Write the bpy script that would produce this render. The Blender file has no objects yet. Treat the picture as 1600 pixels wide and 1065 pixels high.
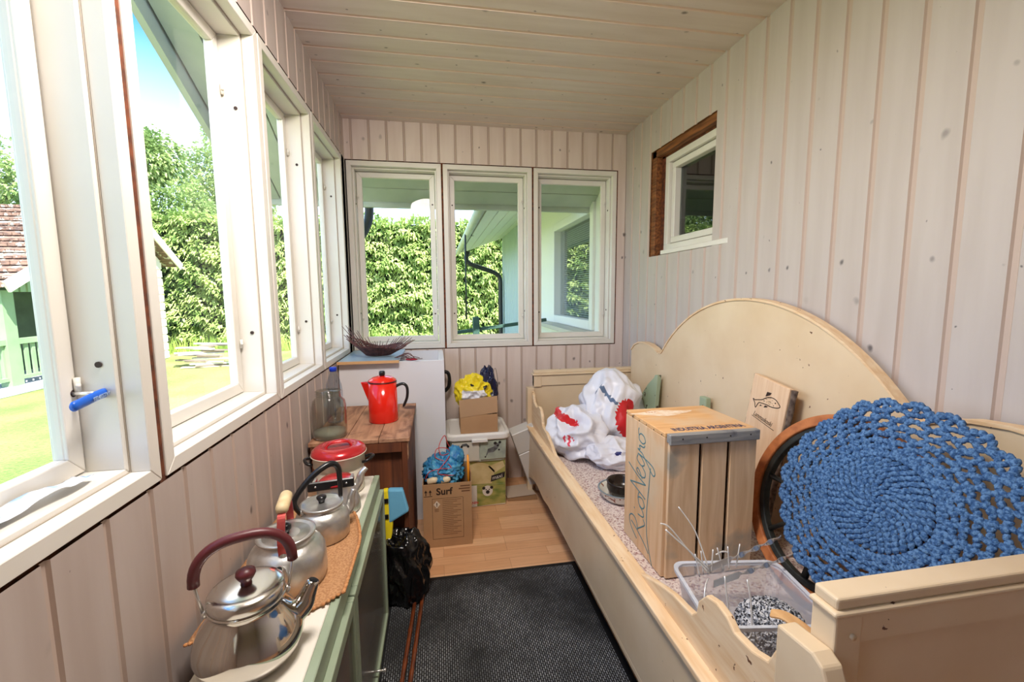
import bpy, bmesh, math, random
from mathutils import Vector, Matrix, noise
SC = bpy.context.scene
COL = SC.collection
R_ = random.Random(7)
PI = math.pi
H = 1.30
# ------------------------------------------------------------------ camera
def cam_axes(y, p, r):
    cy, sy, cp, sp, cr, sr = math.cos(y), math.sin(y), math.cos(p), math.sin(p), math.cos(r), math.sin(r)
    f = Vector((sy*cp, cy*cp, -sp)); rt = Vector((cy, -sy, 0)); up = rt.cross(f)
    return rt*cr+up*sr, -rt*sr+up*cr, f
CR, CU, CF = cam_axes(.1706, .1093, -.0075)
cd = bpy.data.cameras.new('camera'); cam = bpy.data.objects.new('camera', cd); COL.objects.link(cam)
cd.sensor_width = 36; cd.lens = 673.58/1600*36; cd.clip_start = .02; cd.clip_end = 400
M = Matrix.Identity(4)
for i in range(3):
    M[i][0] = CR[i]; M[i][1] = CU[i]; M[i][2] = -CF[i]
M[2][3] = H
cam.matrix_world = M
SC.camera = cam
# ------------------------------------------------------------------ colour handling and light
SC.view_settings.view_transform = 'Standard'; SC.view_settings.look = 'None'
SC.view_settings.gamma = 1; SC.view_settings.use_curve_mapping = False
SC.view_settings.exposure = 1.25
W = bpy.data.worlds.new('sky'); SC.world = W; W.use_nodes = True
nt = W.node_tree; nt.nodes.clear()
def wn(t, **k):
    n = nt.nodes.new(t)
    for a, b in k.items(): setattr(n, a, b)
    return n
tc = wn('ShaderNodeTexCoord'); sx = wn('ShaderNodeSeparateXYZ'); nt.links.new(tc.outputs['Generated'], sx.inputs[0])
rmp = wn('ShaderNodeValToRGB'); nt.links.new(sx.outputs[2], rmp.inputs[0])
rmp.color_ramp.elements[0].position = .08; rmp.color_ramp.elements[0].color = (.62, .78, .98, 1)
rmp.color_ramp.elements[1].position = .42; rmp.color_ramp.elements[1].color = (.045, .17, .40, 1)
nz = wn('ShaderNodeTexNoise'); nz.inputs['Scale'].default_value = 2.2; nz.inputs['Detail'].default_value = 7
mp = wn('ShaderNodeMapping'); mp.inputs['Scale'].default_value = (1, 1, 2.2); mp.inputs['Location'].default_value = (1.3, .4, .2)
nt.links.new(tc.outputs['Generated'], mp.inputs[0]); nt.links.new(mp.outputs[0], nz.inputs['Vector'])
cr = wn('ShaderNodeValToRGB'); nt.links.new(nz.outputs[0], cr.inputs[0])
cr.color_ramp.elements[0].position = .52; cr.color_ramp.elements[1].position = .66
mx = wn('ShaderNodeMix', data_type='RGBA'); nt.links.new(cr.outputs[0], mx.inputs['Factor'])
nt.links.new(rmp.outputs[0], mx.inputs[6]); mx.inputs[7].default_value = (1, 1, 1, 1)
bg = wn('ShaderNodeBackground'); bg.inputs[1].default_value = 2.0
nt.links.new(mx.outputs[2], bg.inputs[0])
wo = wn('ShaderNodeOutputWorld'); nt.links.new(bg.outputs[0], wo.inputs[0])
sl = bpy.data.lights.new('sun', 'SUN'); sl.energy = 7.2; sl.angle = .01; sl.color = (1, .96, .90)
sun = bpy.data.objects.new('sun', sl); COL.objects.link(sun)
sun.rotation_euler = Vector((-.40, .50, -.90)).to_track_quat('-Z', 'Y').to_euler(); sun.location = (6, -6, 9)

al = bpy.data.lights.new('fill_lamp_light', 'AREA'); al.shape = 'DISK'; al.size = .42; al.energy = 14; al.color = (1, .92, .85)  # unseen area lamp added to brighten the room
ao = bpy.data.objects.new('fill_lamp_light', al); COL.objects.link(ao); ao.location = (-.06, .84, 2.285)
ao.rotation_euler = Vector((.0, .30, -.95)).to_track_quat('-Z', 'Y').to_euler()
# ------------------------------------------------------------------ helpers
def S(r, g=None, b=None):
    if g is None: g = b = r
    f = lambda v: (v/255/12.92 if v/255 <= .04045 else ((v/255+.055)/1.055)**2.4)
    return (f(r), f(g), f(b), 1)
MATS = {}
def mat(name, col, rough=.5, metal=0, col2=None, scale=8, stretch=(1, 1, 1), detail=4, lo=.35, hi=.65, bump=0, bscale=None,
        spec=.5, trans=0, alpha=1, chips=None, chip_t=.68, chip_s=30, coat=0, emit=None, sub=0, sheen=0):
    if name in MATS: return MATS[name]
    m = bpy.data.materials.new(name); m.use_nodes = True; t = m.node_tree; N = t.nodes; L = t.links
    b = N['Principled BSDF']; b.inputs['Base Color'].default_value = col
    b.inputs['Roughness'].default_value = rough; b.inputs['Metallic'].default_value = metal
    b.inputs['Specular IOR Level'].default_value = spec; b.inputs['Transmission Weight'].default_value = trans
    b.inputs['Alpha'].default_value = alpha; b.inputs['Coat Weight'].default_value = coat
    if emit: b.inputs['Emission Color'].default_value = emit[0]; b.inputs['Emission Strength'].default_value = emit[1]
    tcn = N.new('ShaderNodeTexCoord'); mpn = N.new('ShaderNodeMapping'); mpn.inputs['Scale'].default_value = stretch
    L.new(tcn.outputs['Object'], mpn.inputs[0])
    out = None
    if col2:
        n = N.new('ShaderNodeTexNoise'); n.inputs['Scale'].default_value = scale; n.inputs['Detail'].default_value = detail
        L.new(mpn.outputs[0], n.inputs['Vector'])
        r = N.new('ShaderNodeValToRGB'); L.new(n.outputs[0], r.inputs[0])
        r.color_ramp.elements[0].position = lo; r.color_ramp.elements[1].position = hi
        r.color_ramp.elements[0].color = col; r.color_ramp.elements[1].color = col2
        out = r.outputs[0]
    if chips:
        n = N.new('ShaderNodeTexNoise'); n.inputs['Scale'].default_value = chip_s; n.inputs['Detail'].default_value = 3
        L.new(tcn.outputs['Object'], n.inputs['Vector'])
        r = N.new('ShaderNodeValToRGB'); L.new(n.outputs[0], r.inputs[0]); r.color_ramp.elements[0].position = chip_t; r.color_ramp.elements[1].position = chip_t+.02
        x = N.new('ShaderNodeMix'); x.data_type = 'RGBA'; L.new(r.outputs[0], x.inputs['Factor'])
        if out: L.new(out, x.inputs[6])
        else: x.inputs[6].default_value = col
        x.inputs[7].default_value = chips; out = x.outputs[2]
    if out: L.new(out, b.inputs['Base Color'])
    if bump:
        n = N.new('ShaderNodeTexNoise'); n.inputs['Scale'].default_value = bscale or scale; n.inputs['Detail'].default_value = 5
        L.new(mpn.outputs[0], n.inputs['Vector'])
        u = N.new('ShaderNodeBump'); u.inputs['Strength'].default_value = min(1, bump*2); u.inputs['Distance'].default_value = .004
        L.new(n.outputs[0], u.inputs['Height']); L.new(u.outputs[0], b.inputs['Normal'])
    MATS[name] = m
    return m
def glass_mat(name, tint=(1, 1, 1, 1), refl=.5, rough=0.0):
    m = bpy.data.materials.new(name); m.use_nodes = True; t = m.node_tree; N = t.nodes; L = t.links
    N.remove(N['Principled BSDF']); o = N['Material Output']
    a = N.new('ShaderNodeBsdfTransparent'); a.inputs[0].default_value = tint
    g = N.new('ShaderNodeBsdfGlossy'); g.inputs['Roughness'].default_value = rough
    f = N.new('ShaderNodeLayerWeight'); f.inputs[0].default_value = .5
    pw = N.new('ShaderNodeMath'); pw.operation = 'POWER'; pw.inputs[1].default_value = 4.5; L.new(f.outputs['Facing'], pw.inputs[0])
    ma = N.new('ShaderNodeMath'); ma.operation = 'MULTIPLY_ADD'; ma.inputs[1].default_value = .9; ma.inputs[2].default_value = .04; L.new(pw.outputs[0], ma.inputs[0])
    k = N.new('ShaderNodeMath'); k.operation = 'MULTIPLY'; k.inputs[1].default_value = refl; k.use_clamp = True; L.new(ma.outputs[0], k.inputs[0])
    x = N.new('ShaderNodeMixShader'); L.new(k.outputs[0], x.inputs[0]); L.new(a.outputs[0], x.inputs[1]); L.new(g.outputs[0], x.inputs[2])
    L.new(x.outputs[0], o.inputs[0]); MATS[name] = m
    return m
def tag(o, label=None, cat=None, group=None, kind=None):
    if label: o['label'] = label
    if cat: o['category'] = cat
    if group: o['group'] = group
    if kind: o['kind'] = kind
    return o
def thing(name, loc, label, cat, group=None, rz=0):
    o = bpy.data.objects.new(name, None); COL.objects.link(o); o.location = loc; o.rotation_euler = (0, 0, rz)
    o.empty_display_size = .05
    return tag(o, label, cat, group)
class MB:
    """collects shapes and links them as one mesh object"""
    def __init__(s): s.v = []; s.f = []; s.m = []; s.sm = []
    def add(s, vs, fs, mi=0, smooth=False):
        n = len(s.v); s.v += [tuple(v) for v in vs]
        for f in fs: s.f.append(tuple(i+n for i in f)); s.m.append(mi); s.sm.append(smooth)
        return s
    def box(s, a, b, mi=0, mtx=None):
        x0, y0, z0 = a; x1, y1, z1 = b
        x0, x1 = min(x0, x1), max(x0, x1); y0, y1 = min(y0, y1), max(y0, y1); z0, z1 = min(z0, z1), max(z0, z1)
        vs = [Vector(p) for p in ((x0,y0,z0),(x1,y0,z0),(x1,y1,z0),(x0,y1,z0),(x0,y0,z1),(x1,y0,z1),(x1,y1,z1),(x0,y1,z1))]
        if mtx: vs = [mtx @ v for v in vs]
        return s.add(vs, [(0,3,2,1),(4,5,6,7),(0,1,5,4),(1,2,6,5),(2,3,7,6),(3,0,4,7)], mi)
    def beam(s, p, q, w, h, mi=0, up=(0, 0, 1)):
        p, q = Vector(p), Vector(q); d = (q-p).normalized(); u = Vector(up)
        a = d.cross(u)
        if a.length < 1e-4: a = d.cross(Vector((1, 0, 0)))
        a.normalize(); c = a.cross(d)
        vs = [e+a*i*w/2+c*j*h/2 for e in (p, q) for i, j in ((-1,-1),(1,-1),(1,1),(-1,1))]
        return s.add(vs, [(0,3,2,1),(4,5,6,7),(0,1,5,4),(1,2,6,5),(2,3,7,6),(3,0,4,7)][0:0] + [(3,2,1,0),(4,5,6,7),(0,1,5,4),(1,2,6,5),(2,3,7,6),(3,0,4,7)], mi)
    def tube(s, pts, r, n=8, mi=0, closed=False, cap=True, smooth=True, flat=None):
        pts = [Vector(p) for p in pts]; k = len(pts)
        rs = r if isinstance(r, (list, tuple)) else [r]*k
        rings = []; pn = None
        for i, p in enumerate(pts):
            if closed: d = pts[(i+1) % k]-pts[i-1]
            else: d = pts[min(i+1, k-1)]-pts[max(i-1, 0)]
            if d.length < 1e-9: d = Vector((0, 0, 1))
            d.normalize()
            if pn is None:
                a = d.cross(Vector((0, 0, 1)))
                if a.length < .05: a = d.cross(Vector((0, 1, 0)))
            else: a = pn-d*pn.dot(d)
            a.normalize(); pn = a.copy(); b = d.cross(a)
            fx = flat or (1, 1)
            rings.append([p+(a*math.cos(2*PI*j/n)*fx[0]+b*math.sin(2*PI*j/n)*fx[1])*rs[i] for j in range(n)])
        vs = [v for q in rings for v in q]; fs = []
        for i in range(k if closed else k-1):
            for j in range(n):
                i2 = (i+1) % k
                fs.append((i*n+j, i*n+(j+1) % n, i2*n+(j+1) % n, i2*n+j))
        if cap and not closed: fs += [tuple(range(n))[::-1], tuple((k-1)*n+j for j in range(n))]
        return s.add(vs, fs, mi, smooth)
    def lathe(s, prof, c=(0, 0, 0), n=32, mi=0, mtx=None, smooth=True, closed=False):
        c = Vector(c); vs = []; k = len(prof)
        for r, z in prof:
            for j in range(n):
                a = 2*PI*j/n; p = Vector((r*math.cos(a), r*math.sin(a), z))
                if mtx: p = mtx @ p
                vs.append(p+c)
        fs = [(i*n+j, i*n+(j+1) % n, (i+1)*n+(j+1) % n, (i+1)*n+j) for i in range(k-1) for j in range(n)]
        if not closed:
            if prof[0][0] > 1e-5: fs.append(tuple(range(n))[::-1])
            if prof[-1][0] > 1e-5: fs.append(tuple((k-1)*n+j for j in range(n)))
        return s.add(vs, fs, mi, smooth)
    def prism(s, poly, fn, d0, d1, mi=0):
        """poly: 2D outline; fn(u,v,d)->3D ; extruded from depth d0 to d1"""
        n = len(poly); vs = [fn(u, v, d0) for u, v in poly]+[fn(u, v, d1) for u, v in poly]
        fs = [tuple(range(n))[::-1], tuple(range(n, 2*n))]+[(i, (i+1) % n, n+(i+1) % n, n+i) for i in range(n)]
        return s.add(vs, fs, mi)
    def blob(s, c, rad, sub=3, amp=.15, freq=3, seed=0, mi=0, flat=None, ridge=True, mtx=None, smooth=True, floor=None, octv=4, gain=.5):
        bm = bmesh.new(); bmesh.ops.create_icosphere(bm, subdivisions=sub, radius=1)
        c = Vector(c); off = Vector((seed*3.7, seed*1.3, seed*7.1))
        for v in bm.verts:
            d = v.co.normalized(); a = 0; f = freq; w = 1
            for o in range(octv):
                t = noise.noise(d*f+off)
                if ridge: t = 1-2*abs(t)*1.6
                a += t*w; w *= gain; f *= 2.1
            p = d*(1+amp*a*.6)
            p = Vector((p.x*rad[0], p.y*rad[1], p.z*rad[2]))
            if mtx: p = mtx @ p
            p += c
            if floor is not None and p.z < floor: p.z = floor
            v.co = p
        bm.verts.index_update()
        vs = [v.co.copy() for v in bm.verts]; fs = [[v.index for v in f.verts] for f in bm.faces]; bm.free()
        return s.add(vs, fs, mi, smooth)
    def build(s, name, m, parent=None, bevel=0, local=False, sub=0, seg=1, recalc=True, coll=True):
        me = bpy.data.meshes.new(name)
        off = Vector((0, 0, 0)); vs = s.v
        if parent and not local:
            L = WM(parent).inverted(); vs = [tuple(L @ Vector(v)) for v in s.v]
        me.from_pydata(vs, [], s.f)
        for q in (m if isinstance(m, (list, tuple)) else [m]): me.materials.append(q)
        me.polygons.foreach_set('material_index', s.m); me.polygons.foreach_set('use_smooth', s.sm)
        if recalc:
            bm = bmesh.new(); bm.from_mesh(me); bmesh.ops.recalc_face_normals(bm, faces=bm.faces); bm.to_mesh(me); bm.free()
        me.update()
        o = bpy.data.objects.new(name, me); COL.objects.link(o)
        if parent: o.parent = parent
        if bevel:
            b = o.modifiers.new('bevel', 'BEVEL'); b.width = bevel; b.segments = seg; b.limit_method = 'ANGLE'; b.angle_limit = .7
        if sub:
            b = o.modifiers.new('sub', 'SUBSURF'); b.levels = sub; b.render_levels = sub
        return o
def WM(o):
    m = Matrix.LocRotScale(o.location, o.rotation_euler, o.scale)
    return (WM(o.parent) @ m) if o.parent else m
def text(body, size, mtx, name, m, parent, ext=.0004, shear=0, align='LEFT', bold=0):
    cu = bpy.data.curves.new(name, 'FONT'); cu.body = body; cu.size = size; cu.extrude = ext; cu.shear = shear; cu.align_x = align; cu.offset = bold
    cu.resolution_u = 3
    ob = bpy.data.objects.new(name+'_c', cu); COL.objects.link(ob)
    dg = bpy.context.evaluated_depsgraph_get(); me = bpy.data.meshes.new_from_object(ob.evaluated_get(dg))
    bpy.data.objects.remove(ob); me.materials.clear(); me.materials.append(m)
    t = mtx
    if parent: t = WM(parent).inverted() @ mtx
    me.transform(t)
    o = bpy.data.objects.new(name, me); COL.objects.link(o)
    if parent: o.parent = parent
    return o
def frame(o, u, v):
    """matrix with x axis u, y axis v, origin o"""
    u = Vector(u).normalized(); v = Vector(v).normalized(); w = u.cross(v); m = Matrix.Identity(4)
    for i in range(3): m[i][0] = u[i]; m[i][1] = v[i]; m[i][2] = w[i]; m[i][3] = o[i]
    return m
def bez(p0, p1, p2, p3, n=12):
    p0, p1, p2, p3 = map(Vector, (p0, p1, p2, p3)); r = []
    for i in range(n+1):
        t = i/n; r.append(p0*(1-t)**3+p1*3*t*(1-t)**2+p2*3*t*t*(1-t)+p3*t**3)
    return r
def spline(pts, n=6):
    pts = [Vector(p) for p in pts]; r = []
    for i in range(len(pts)-1):
        a, b, c, d = pts[max(i-1, 0)], pts[i], pts[i+1], pts[min(i+2, len(pts)-1)]
        for j in range(n):
            t = j/n; r.append(.5*((2*b)+(c-a)*t+(2*a-5*b+4*c-d)*t*t+(3*b-a-3*c+d)*t**3))
    r.append(pts[-1]); return r

# ------------------------------------------------------------------ materials
def panel_mat(name, base, dark, knot, axis, kn=1.0):
    """white-washed pine panelling: grain along axis, scattered knots"""
    m = bpy.data.materials.new(name); m.use_nodes = True; t = m.node_tree; N = t.nodes; L = t.links; b = N['Principled BSDF']
    b.inputs['Roughness'].default_value = .45
    tcn = N.new('ShaderNodeTexCoord'); mp = N.new('ShaderNodeMapping'); L.new(tcn.outputs['Object'], mp.inputs[0])
    sc = [9, 9, 9]; sc[axis] = .9; mp.inputs['Scale'].default_value = sc
    n = N.new('ShaderNodeTexNoise'); n.inputs['Scale'].default_value = 2.2; n.inputs['Detail'].default_value = 6; L.new(mp.outputs[0], n.inputs['Vector'])
    r = N.new('ShaderNodeValToRGB'); L.new(n.outputs[0], r.inputs[0]); r.color_ramp.elements[0].color = dark; r.color_ramp.elements[1].color = base
    r.color_ramp.elements[0].position = .3; r.color_ramp.elements[1].position = .62
    n2 = N.new('ShaderNodeTexNoise'); n2.inputs['Scale'].default_value = 18; n2.inputs['Detail'].default_value = 2; L.new(tcn.outputs['Object'], n2.inputs['Vector'])
    mp2 = N.new('ShaderNodeMapping'); sc = [9, 9, 9]; sc[axis] = 7; mp2.inputs['Scale'].default_value = sc
    mv = N.new('ShaderNodeVectorMath'); mv.operation = 'MULTIPLY_ADD'; mv.inputs[1].default_value = (.02, .02, .02)
    L.new(n2.outputs[1], mv.inputs[0]); L.new(tcn.outputs['Object'], mv.inputs[2]); L.new(mv.outputs[0], mp2.inputs[0])
    vo = N.new('ShaderNodeTexVoronoi'); vo.voronoi_dimensions = '2D'; vo.inputs['Scale'].default_value = kn
    sq = N.new('ShaderNodeSeparateXYZ'); L.new(mp2.outputs[0], sq.inputs[0]); cq = N.new('ShaderNodeCombineXYZ')
    if axis == 2:
        aq = N.new('ShaderNodeMath'); L.new(sq.outputs[0], aq.inputs[0]); L.new(sq.outputs[1], aq.inputs[1]); L.new(aq.outputs[0], cq.inputs[0]); L.new(sq.outputs[2], cq.inputs[1])
    else: L.new(sq.outputs[0], cq.inputs[0]); L.new(sq.outputs[1], cq.inputs[1])
    L.new(cq.outputs[0], vo.inputs['Vector'])
    kr = N.new('ShaderNodeValToRGB'); L.new(vo.outputs['Distance'], kr.inputs[0])
    kr.color_ramp.elements[0].position = .04; kr.color_ramp.elements[0].color = (1, 1, 1, 1); kr.color_ramp.elements[1].position = .12; kr.color_ramp.elements[1].color = (0, 0, 0, 1)
    sp = N.new('ShaderNodeSeparateColor'); L.new(vo.outputs['Color'], sp.inputs[0])
    dv = N.new('ShaderNodeMath'); dv.operation = 'DIVIDE'; ad = N.new('ShaderNodeMath'); ad.operation = 'POWER'; ad.inputs[1].default_value = 2.2; L.new(sp.outputs[1], ad.inputs[0])
    L.new(vo.outputs['Distance'], dv.inputs[0]); L.new(ad.outputs[0], dv.inputs[1]); L.new(dv.outputs[0], kr.inputs[0])
    mu = N.new('ShaderNodeMath'); mu.operation = 'MULTIPLY'; L.new(kr.outputs[0], mu.inputs[0]); L.new(sp.outputs[0], mu.inputs[1])
    x = N.new('ShaderNodeMix'); x.data_type = 'RGBA'; L.new(mu.outputs[0], x.inputs['Factor']); L.new(r.outputs[0], x.inputs[6]); x.inputs[7].default_value = knot
    L.new(x.outputs[2], b.inputs['Base Color']); MATS[name] = m; return m
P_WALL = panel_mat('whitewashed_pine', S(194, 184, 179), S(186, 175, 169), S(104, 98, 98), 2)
P_FAR = panel_mat('whitewashed_pine_lit', S(222, 206, 197), S(211, 192, 182), S(100, 88, 84), 2)  # same pine, lightened so the colour carries the far wall's light
P_WALLD = panel_mat('whitewashed_pine_shaded', S(190, 176, 169), S(180, 164, 156), S(92, 82, 80), 2)  # same pine, darkened with the left wall's shade in the colour
P_GROOVE = mat('pine_groove', S(190, 170, 158), .5)
P_CEIL = panel_mat('ceiling_pine', S(222, 207, 200), S(211, 194, 185), S(104, 90, 84), 0)
P_CGROOVE = mat('ceiling_groove', S(232, 210, 196), .5)
WHITE = mat('window_white', S(230, 226, 219), .35, col2=S(224, 219, 209), scale=3)
BROWN_GAP = mat('brown_foam_gap', S(120, 62, 32), .9, col2=S(66, 34, 20), scale=40)
RAWWOOD = mat('raw_brown_wood', S(150, 92, 48), .7, col2=S(88, 48, 22), scale=6, stretch=(12, 1, 12))
DARKHOLE = mat('dark_brown_plug', S(52, 30, 22), .6)
GLASS = glass_mat('window_glass', (.97, .985, .98, 1), .4)
CREAM = mat('cream_paint', S(226, 204, 172), .38, col2=S(218, 193, 158), scale=5, chips=S(96, 58, 38), chip_t=.735, chip_s=38)
ALU = mat('brushed_aluminium', S(216, 214, 210), .36, .9, col2=S(192, 190, 186), scale=30, bump=.12, bscale=60)
STEEL = mat('polished_steel', S(205, 200, 192), .09, 1)
CHROME = mat('chrome_wire', S(226, 224, 220), .3, .85)
BLACKP = mat('black_plastic', S(24, 24, 26), .3)
IRON = mat('dark_iron', S(58, 62, 60), .55, .4, col2=S(36, 38, 38), scale=20)
CARD = mat('cardboard', S(186, 146, 106), .85, col2=S(176, 136, 98), scale=6)
CARDD = mat('cardboard_inside', S(160, 120, 82), .9)
INK = mat('dark_ink', S(52, 34, 26), .7)
BLUEINK = mat('blue_ink', S(44, 48, 84), .7)

# ------------------------------------------------------------------ the room
XL, XR, YF, YB, ZC = -.541, 1.307, 2.9, -1.5, 2.372
ZT, ZB = 2.134, .937
def board_wall(name, org, U, V, N, ul, vl, openings, bw, mats, off=0.0, thick=.11, slab=None, g=.0045, ch=.003, dp=.005):
    org, U, V, N = map(Vector, (org, U, V, N)); mb = MB()
    pts = []; u = off-bw
    while u < ul+bw:
        pts += [(u-g-ch, 0.), (u-g, -dp), (u+g, -dp), (u+g+ch, 0.)]; u += bw
    cuts = sorted({0., ul} | {o[0] for o in openings} | {o[1] for o in openings})
    def nat(x):
        for (a, na), (b, nb) in zip(pts, pts[1:]):
            if a <= x <= b: return na+(nb-na)*((x-a)/(b-a) if b > a else 0)
        return 0.
    allp = sorted([p for p in pts if 0 < p[0] < ul]+[(c, nat(c)) for c in cuts])
    for (a, na), (b, nb) in zip(allp, allp[1:]):
        if b-a < 1e-6: continue
        mid = (a+b)/2; iv = [(0., vl)]
        for o in openings:
            if o[0] < mid < o[1]:
                nv = []
                for v0, v1 in iv:
                    if o[2] > v0: nv.append((v0, min(v1, o[2])))
                    if o[3] < v1: nv.append((max(v0, o[3]), v1))
                iv = [q for q in nv if q[1]-q[0] > 1e-5]
        mi = 1 if (na < -1e-4 or nb < -1e-4) else 0
        for v0, v1 in iv:
            mb.add([org+U*a+N*na+V*v0, org+U*b+N*nb+V*v0, org+U*b+N*nb+V*v1, org+U*a+N*na+V*v1], [(0, 1, 2, 3)], mi)
    us = cuts; vs = sorted({0., vl} | {o[2] for o in openings} | {o[3] for o in openings})
    for a, b in zip(us, us[1:]):
        for c, d in zip(vs, vs[1:]):
            if any(o[0]-1e-6 < (a+b)/2 < o[1] and o[2] < (c+d)/2 < o[3] for o in openings): continue
            P = [org+U*i+V*j+N*k for k in (-.008, -thick) for i, j in ((a, c), (b, c), (b, d), (a, d))]
            mb.add(P, [(0,3,2,1),(4,5,6,7),(0,1,5,4),(1,2,6,5),(2,3,7,6),(3,0,4,7)], 2 if slab else 0)
    o = mb.build(name, mats, recalc=False); tag(o, kind='structure'); return o
EXT = mat('exterior_green_grey_board', S(186, 196, 182), .6)
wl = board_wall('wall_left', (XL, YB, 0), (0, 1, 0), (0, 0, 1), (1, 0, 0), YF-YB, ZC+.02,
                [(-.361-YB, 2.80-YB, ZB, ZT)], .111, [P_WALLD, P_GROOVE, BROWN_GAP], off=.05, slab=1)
wf = board_wall('wall_far', (XL-.12, YF, 0), (1, 0, 0), (0, 0, 1), (0, -1, 0), XR-XL+.24, ZC+.02,
                [(.12, 1.248-XL+.12, ZB, ZT)], .1065, [P_FAR, P_GROOVE, BROWN_GAP], off=.12+.043, slab=1)
wr = board_wall('wall_right', (XR, YB, 0), (0, 1, 0), (0, 0, 1), (-1, 0, 0), YF-YB, ZC+.02,
                [(1.915-YB, 2.548-YB, 1.520, 2.142)], .1175, [P_WALL, P_GROOVE, RAWWOOD], off=.06, slab=1, g=.006, ch=.004)
wb = board_wall('wall_back', (XL-.12, YB, 0), (1, 0, 0), (0, 0, 1), (0, 1, 0), XR-XL+.24, ZC+.02,
                [], .111, [P_WALL, P_GROOVE, BROWN_GAP], off=.05, slab=1)
ce = board_wall('ceiling', (XL-.02, YB-.1, ZC), (0, 1, 0), (1, 0, 0), (0, 0, -1), YF-YB+.14, XR-XL+.04,
                [], .1205, [P_CEIL, P_CGROOVE, EXT], off=.095, slab=1, thick=.06, g=.003, ch=.005, dp=.0075)
# floor : laminate in short staggered strips
def floor_mat():
    m = bpy.data.materials.new('beech_laminate'); m.use_nodes = True; t = m.node_tree; N = t.nodes; L = t.links; b = N['Principled BSDF']
    b.inputs['Roughness'].default_value = .32
    tcn = N.new('ShaderNodeTexCoord')
    br = N.new('ShaderNodeTexBrick'); L.new(tcn.outputs['Object'], br.inputs['Vector'])
    br.inputs['Color1'].default_value = S(240, 192, 148); br.inputs['Color2'].default_value = S(216, 160, 116); br.inputs['Mortar'].default_value = S(160, 108, 76)
    br.inputs['Scale'].default_value = 1; br.inputs['Mortar Size'].default_value = .0006; br.inputs['Brick Width'].default_value = .32; br.inputs['Row Height'].default_value = .066
    br.offset = .37; br.offset_frequency = 3; br.inputs['Bias'].default_value = .1
    mp = N.new('ShaderNodeMapping'); mp.inputs['Scale'].default_value = (1.4, 26, 1); L.new(tcn.outputs['Object'], mp.inputs[0])
    n = N.new('ShaderNodeTexNoise'); n.inputs['Scale'].default_value = 5; n.inputs['Detail'].default_value = 6; L.new(mp.outputs[0], n.inputs['Vector'])
    r = N.new('ShaderNodeValToRGB'); L.new(n.outputs[0], r.inputs[0]); r.color_ramp.elements[0].color = (.78, .74, .7, 1); r.color_ramp.elements[0].position = .35; r.color_ramp.elements[1].position = .6
    x = N.new('ShaderNodeMix'); x.data_type = 'RGBA'; x.blend_type = 'MULTIPLY'; x.inputs['Factor'].default_value = .55
    L.new(br.outputs['Color'], x.inputs[6]); L.new(r.outputs[0], x.inputs[7]); L.new(x.outputs[2], b.inputs['Base Color']); return m
fl = MB().box((XL-.12, YB-.1, -.06), (XR+.12, YF+.1, 0)).build('floor', floor_mat()); tag(fl, kind='structure')
# brown stud strips behind the cracks between window frames
st = MB()
for y in (.295, .927, 1.576, 2.1715): st.box((XL-.10, y-.012, ZB-.01), (XL-.003, y+.012, ZT+.01))
st.box((XL-.10, -.37, ZT-.008), (XL-.012, 2.82, ZT+.02)); st.box((XL-.10, -.37, ZB-.02), (XL-.012, 2.82, ZB+.006))
tag(st.build('trim_1', BROWN_GAP), kind='structure')
st = MB()
for x in (.051, .648, 1.246): st.box((x-.012, YF+.003, ZB-.01), (x+.012, YF+.10, ZT+.01))
st.box((-.53, YF+.012, ZT-.008), (1.25, YF+.1, ZT+.02)); st.box((-.53, YF+.012, ZB-.02), (1.25, YF+.1, ZB+.006))
tag(st.build('trim_2', BROWN_GAP), kind='structure')
tag(MB().box((XL-.11, 2.80, ZB), (XL-.0, YF+.11, ZT)).build('trim_3', WHITE), kind='structure')

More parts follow.
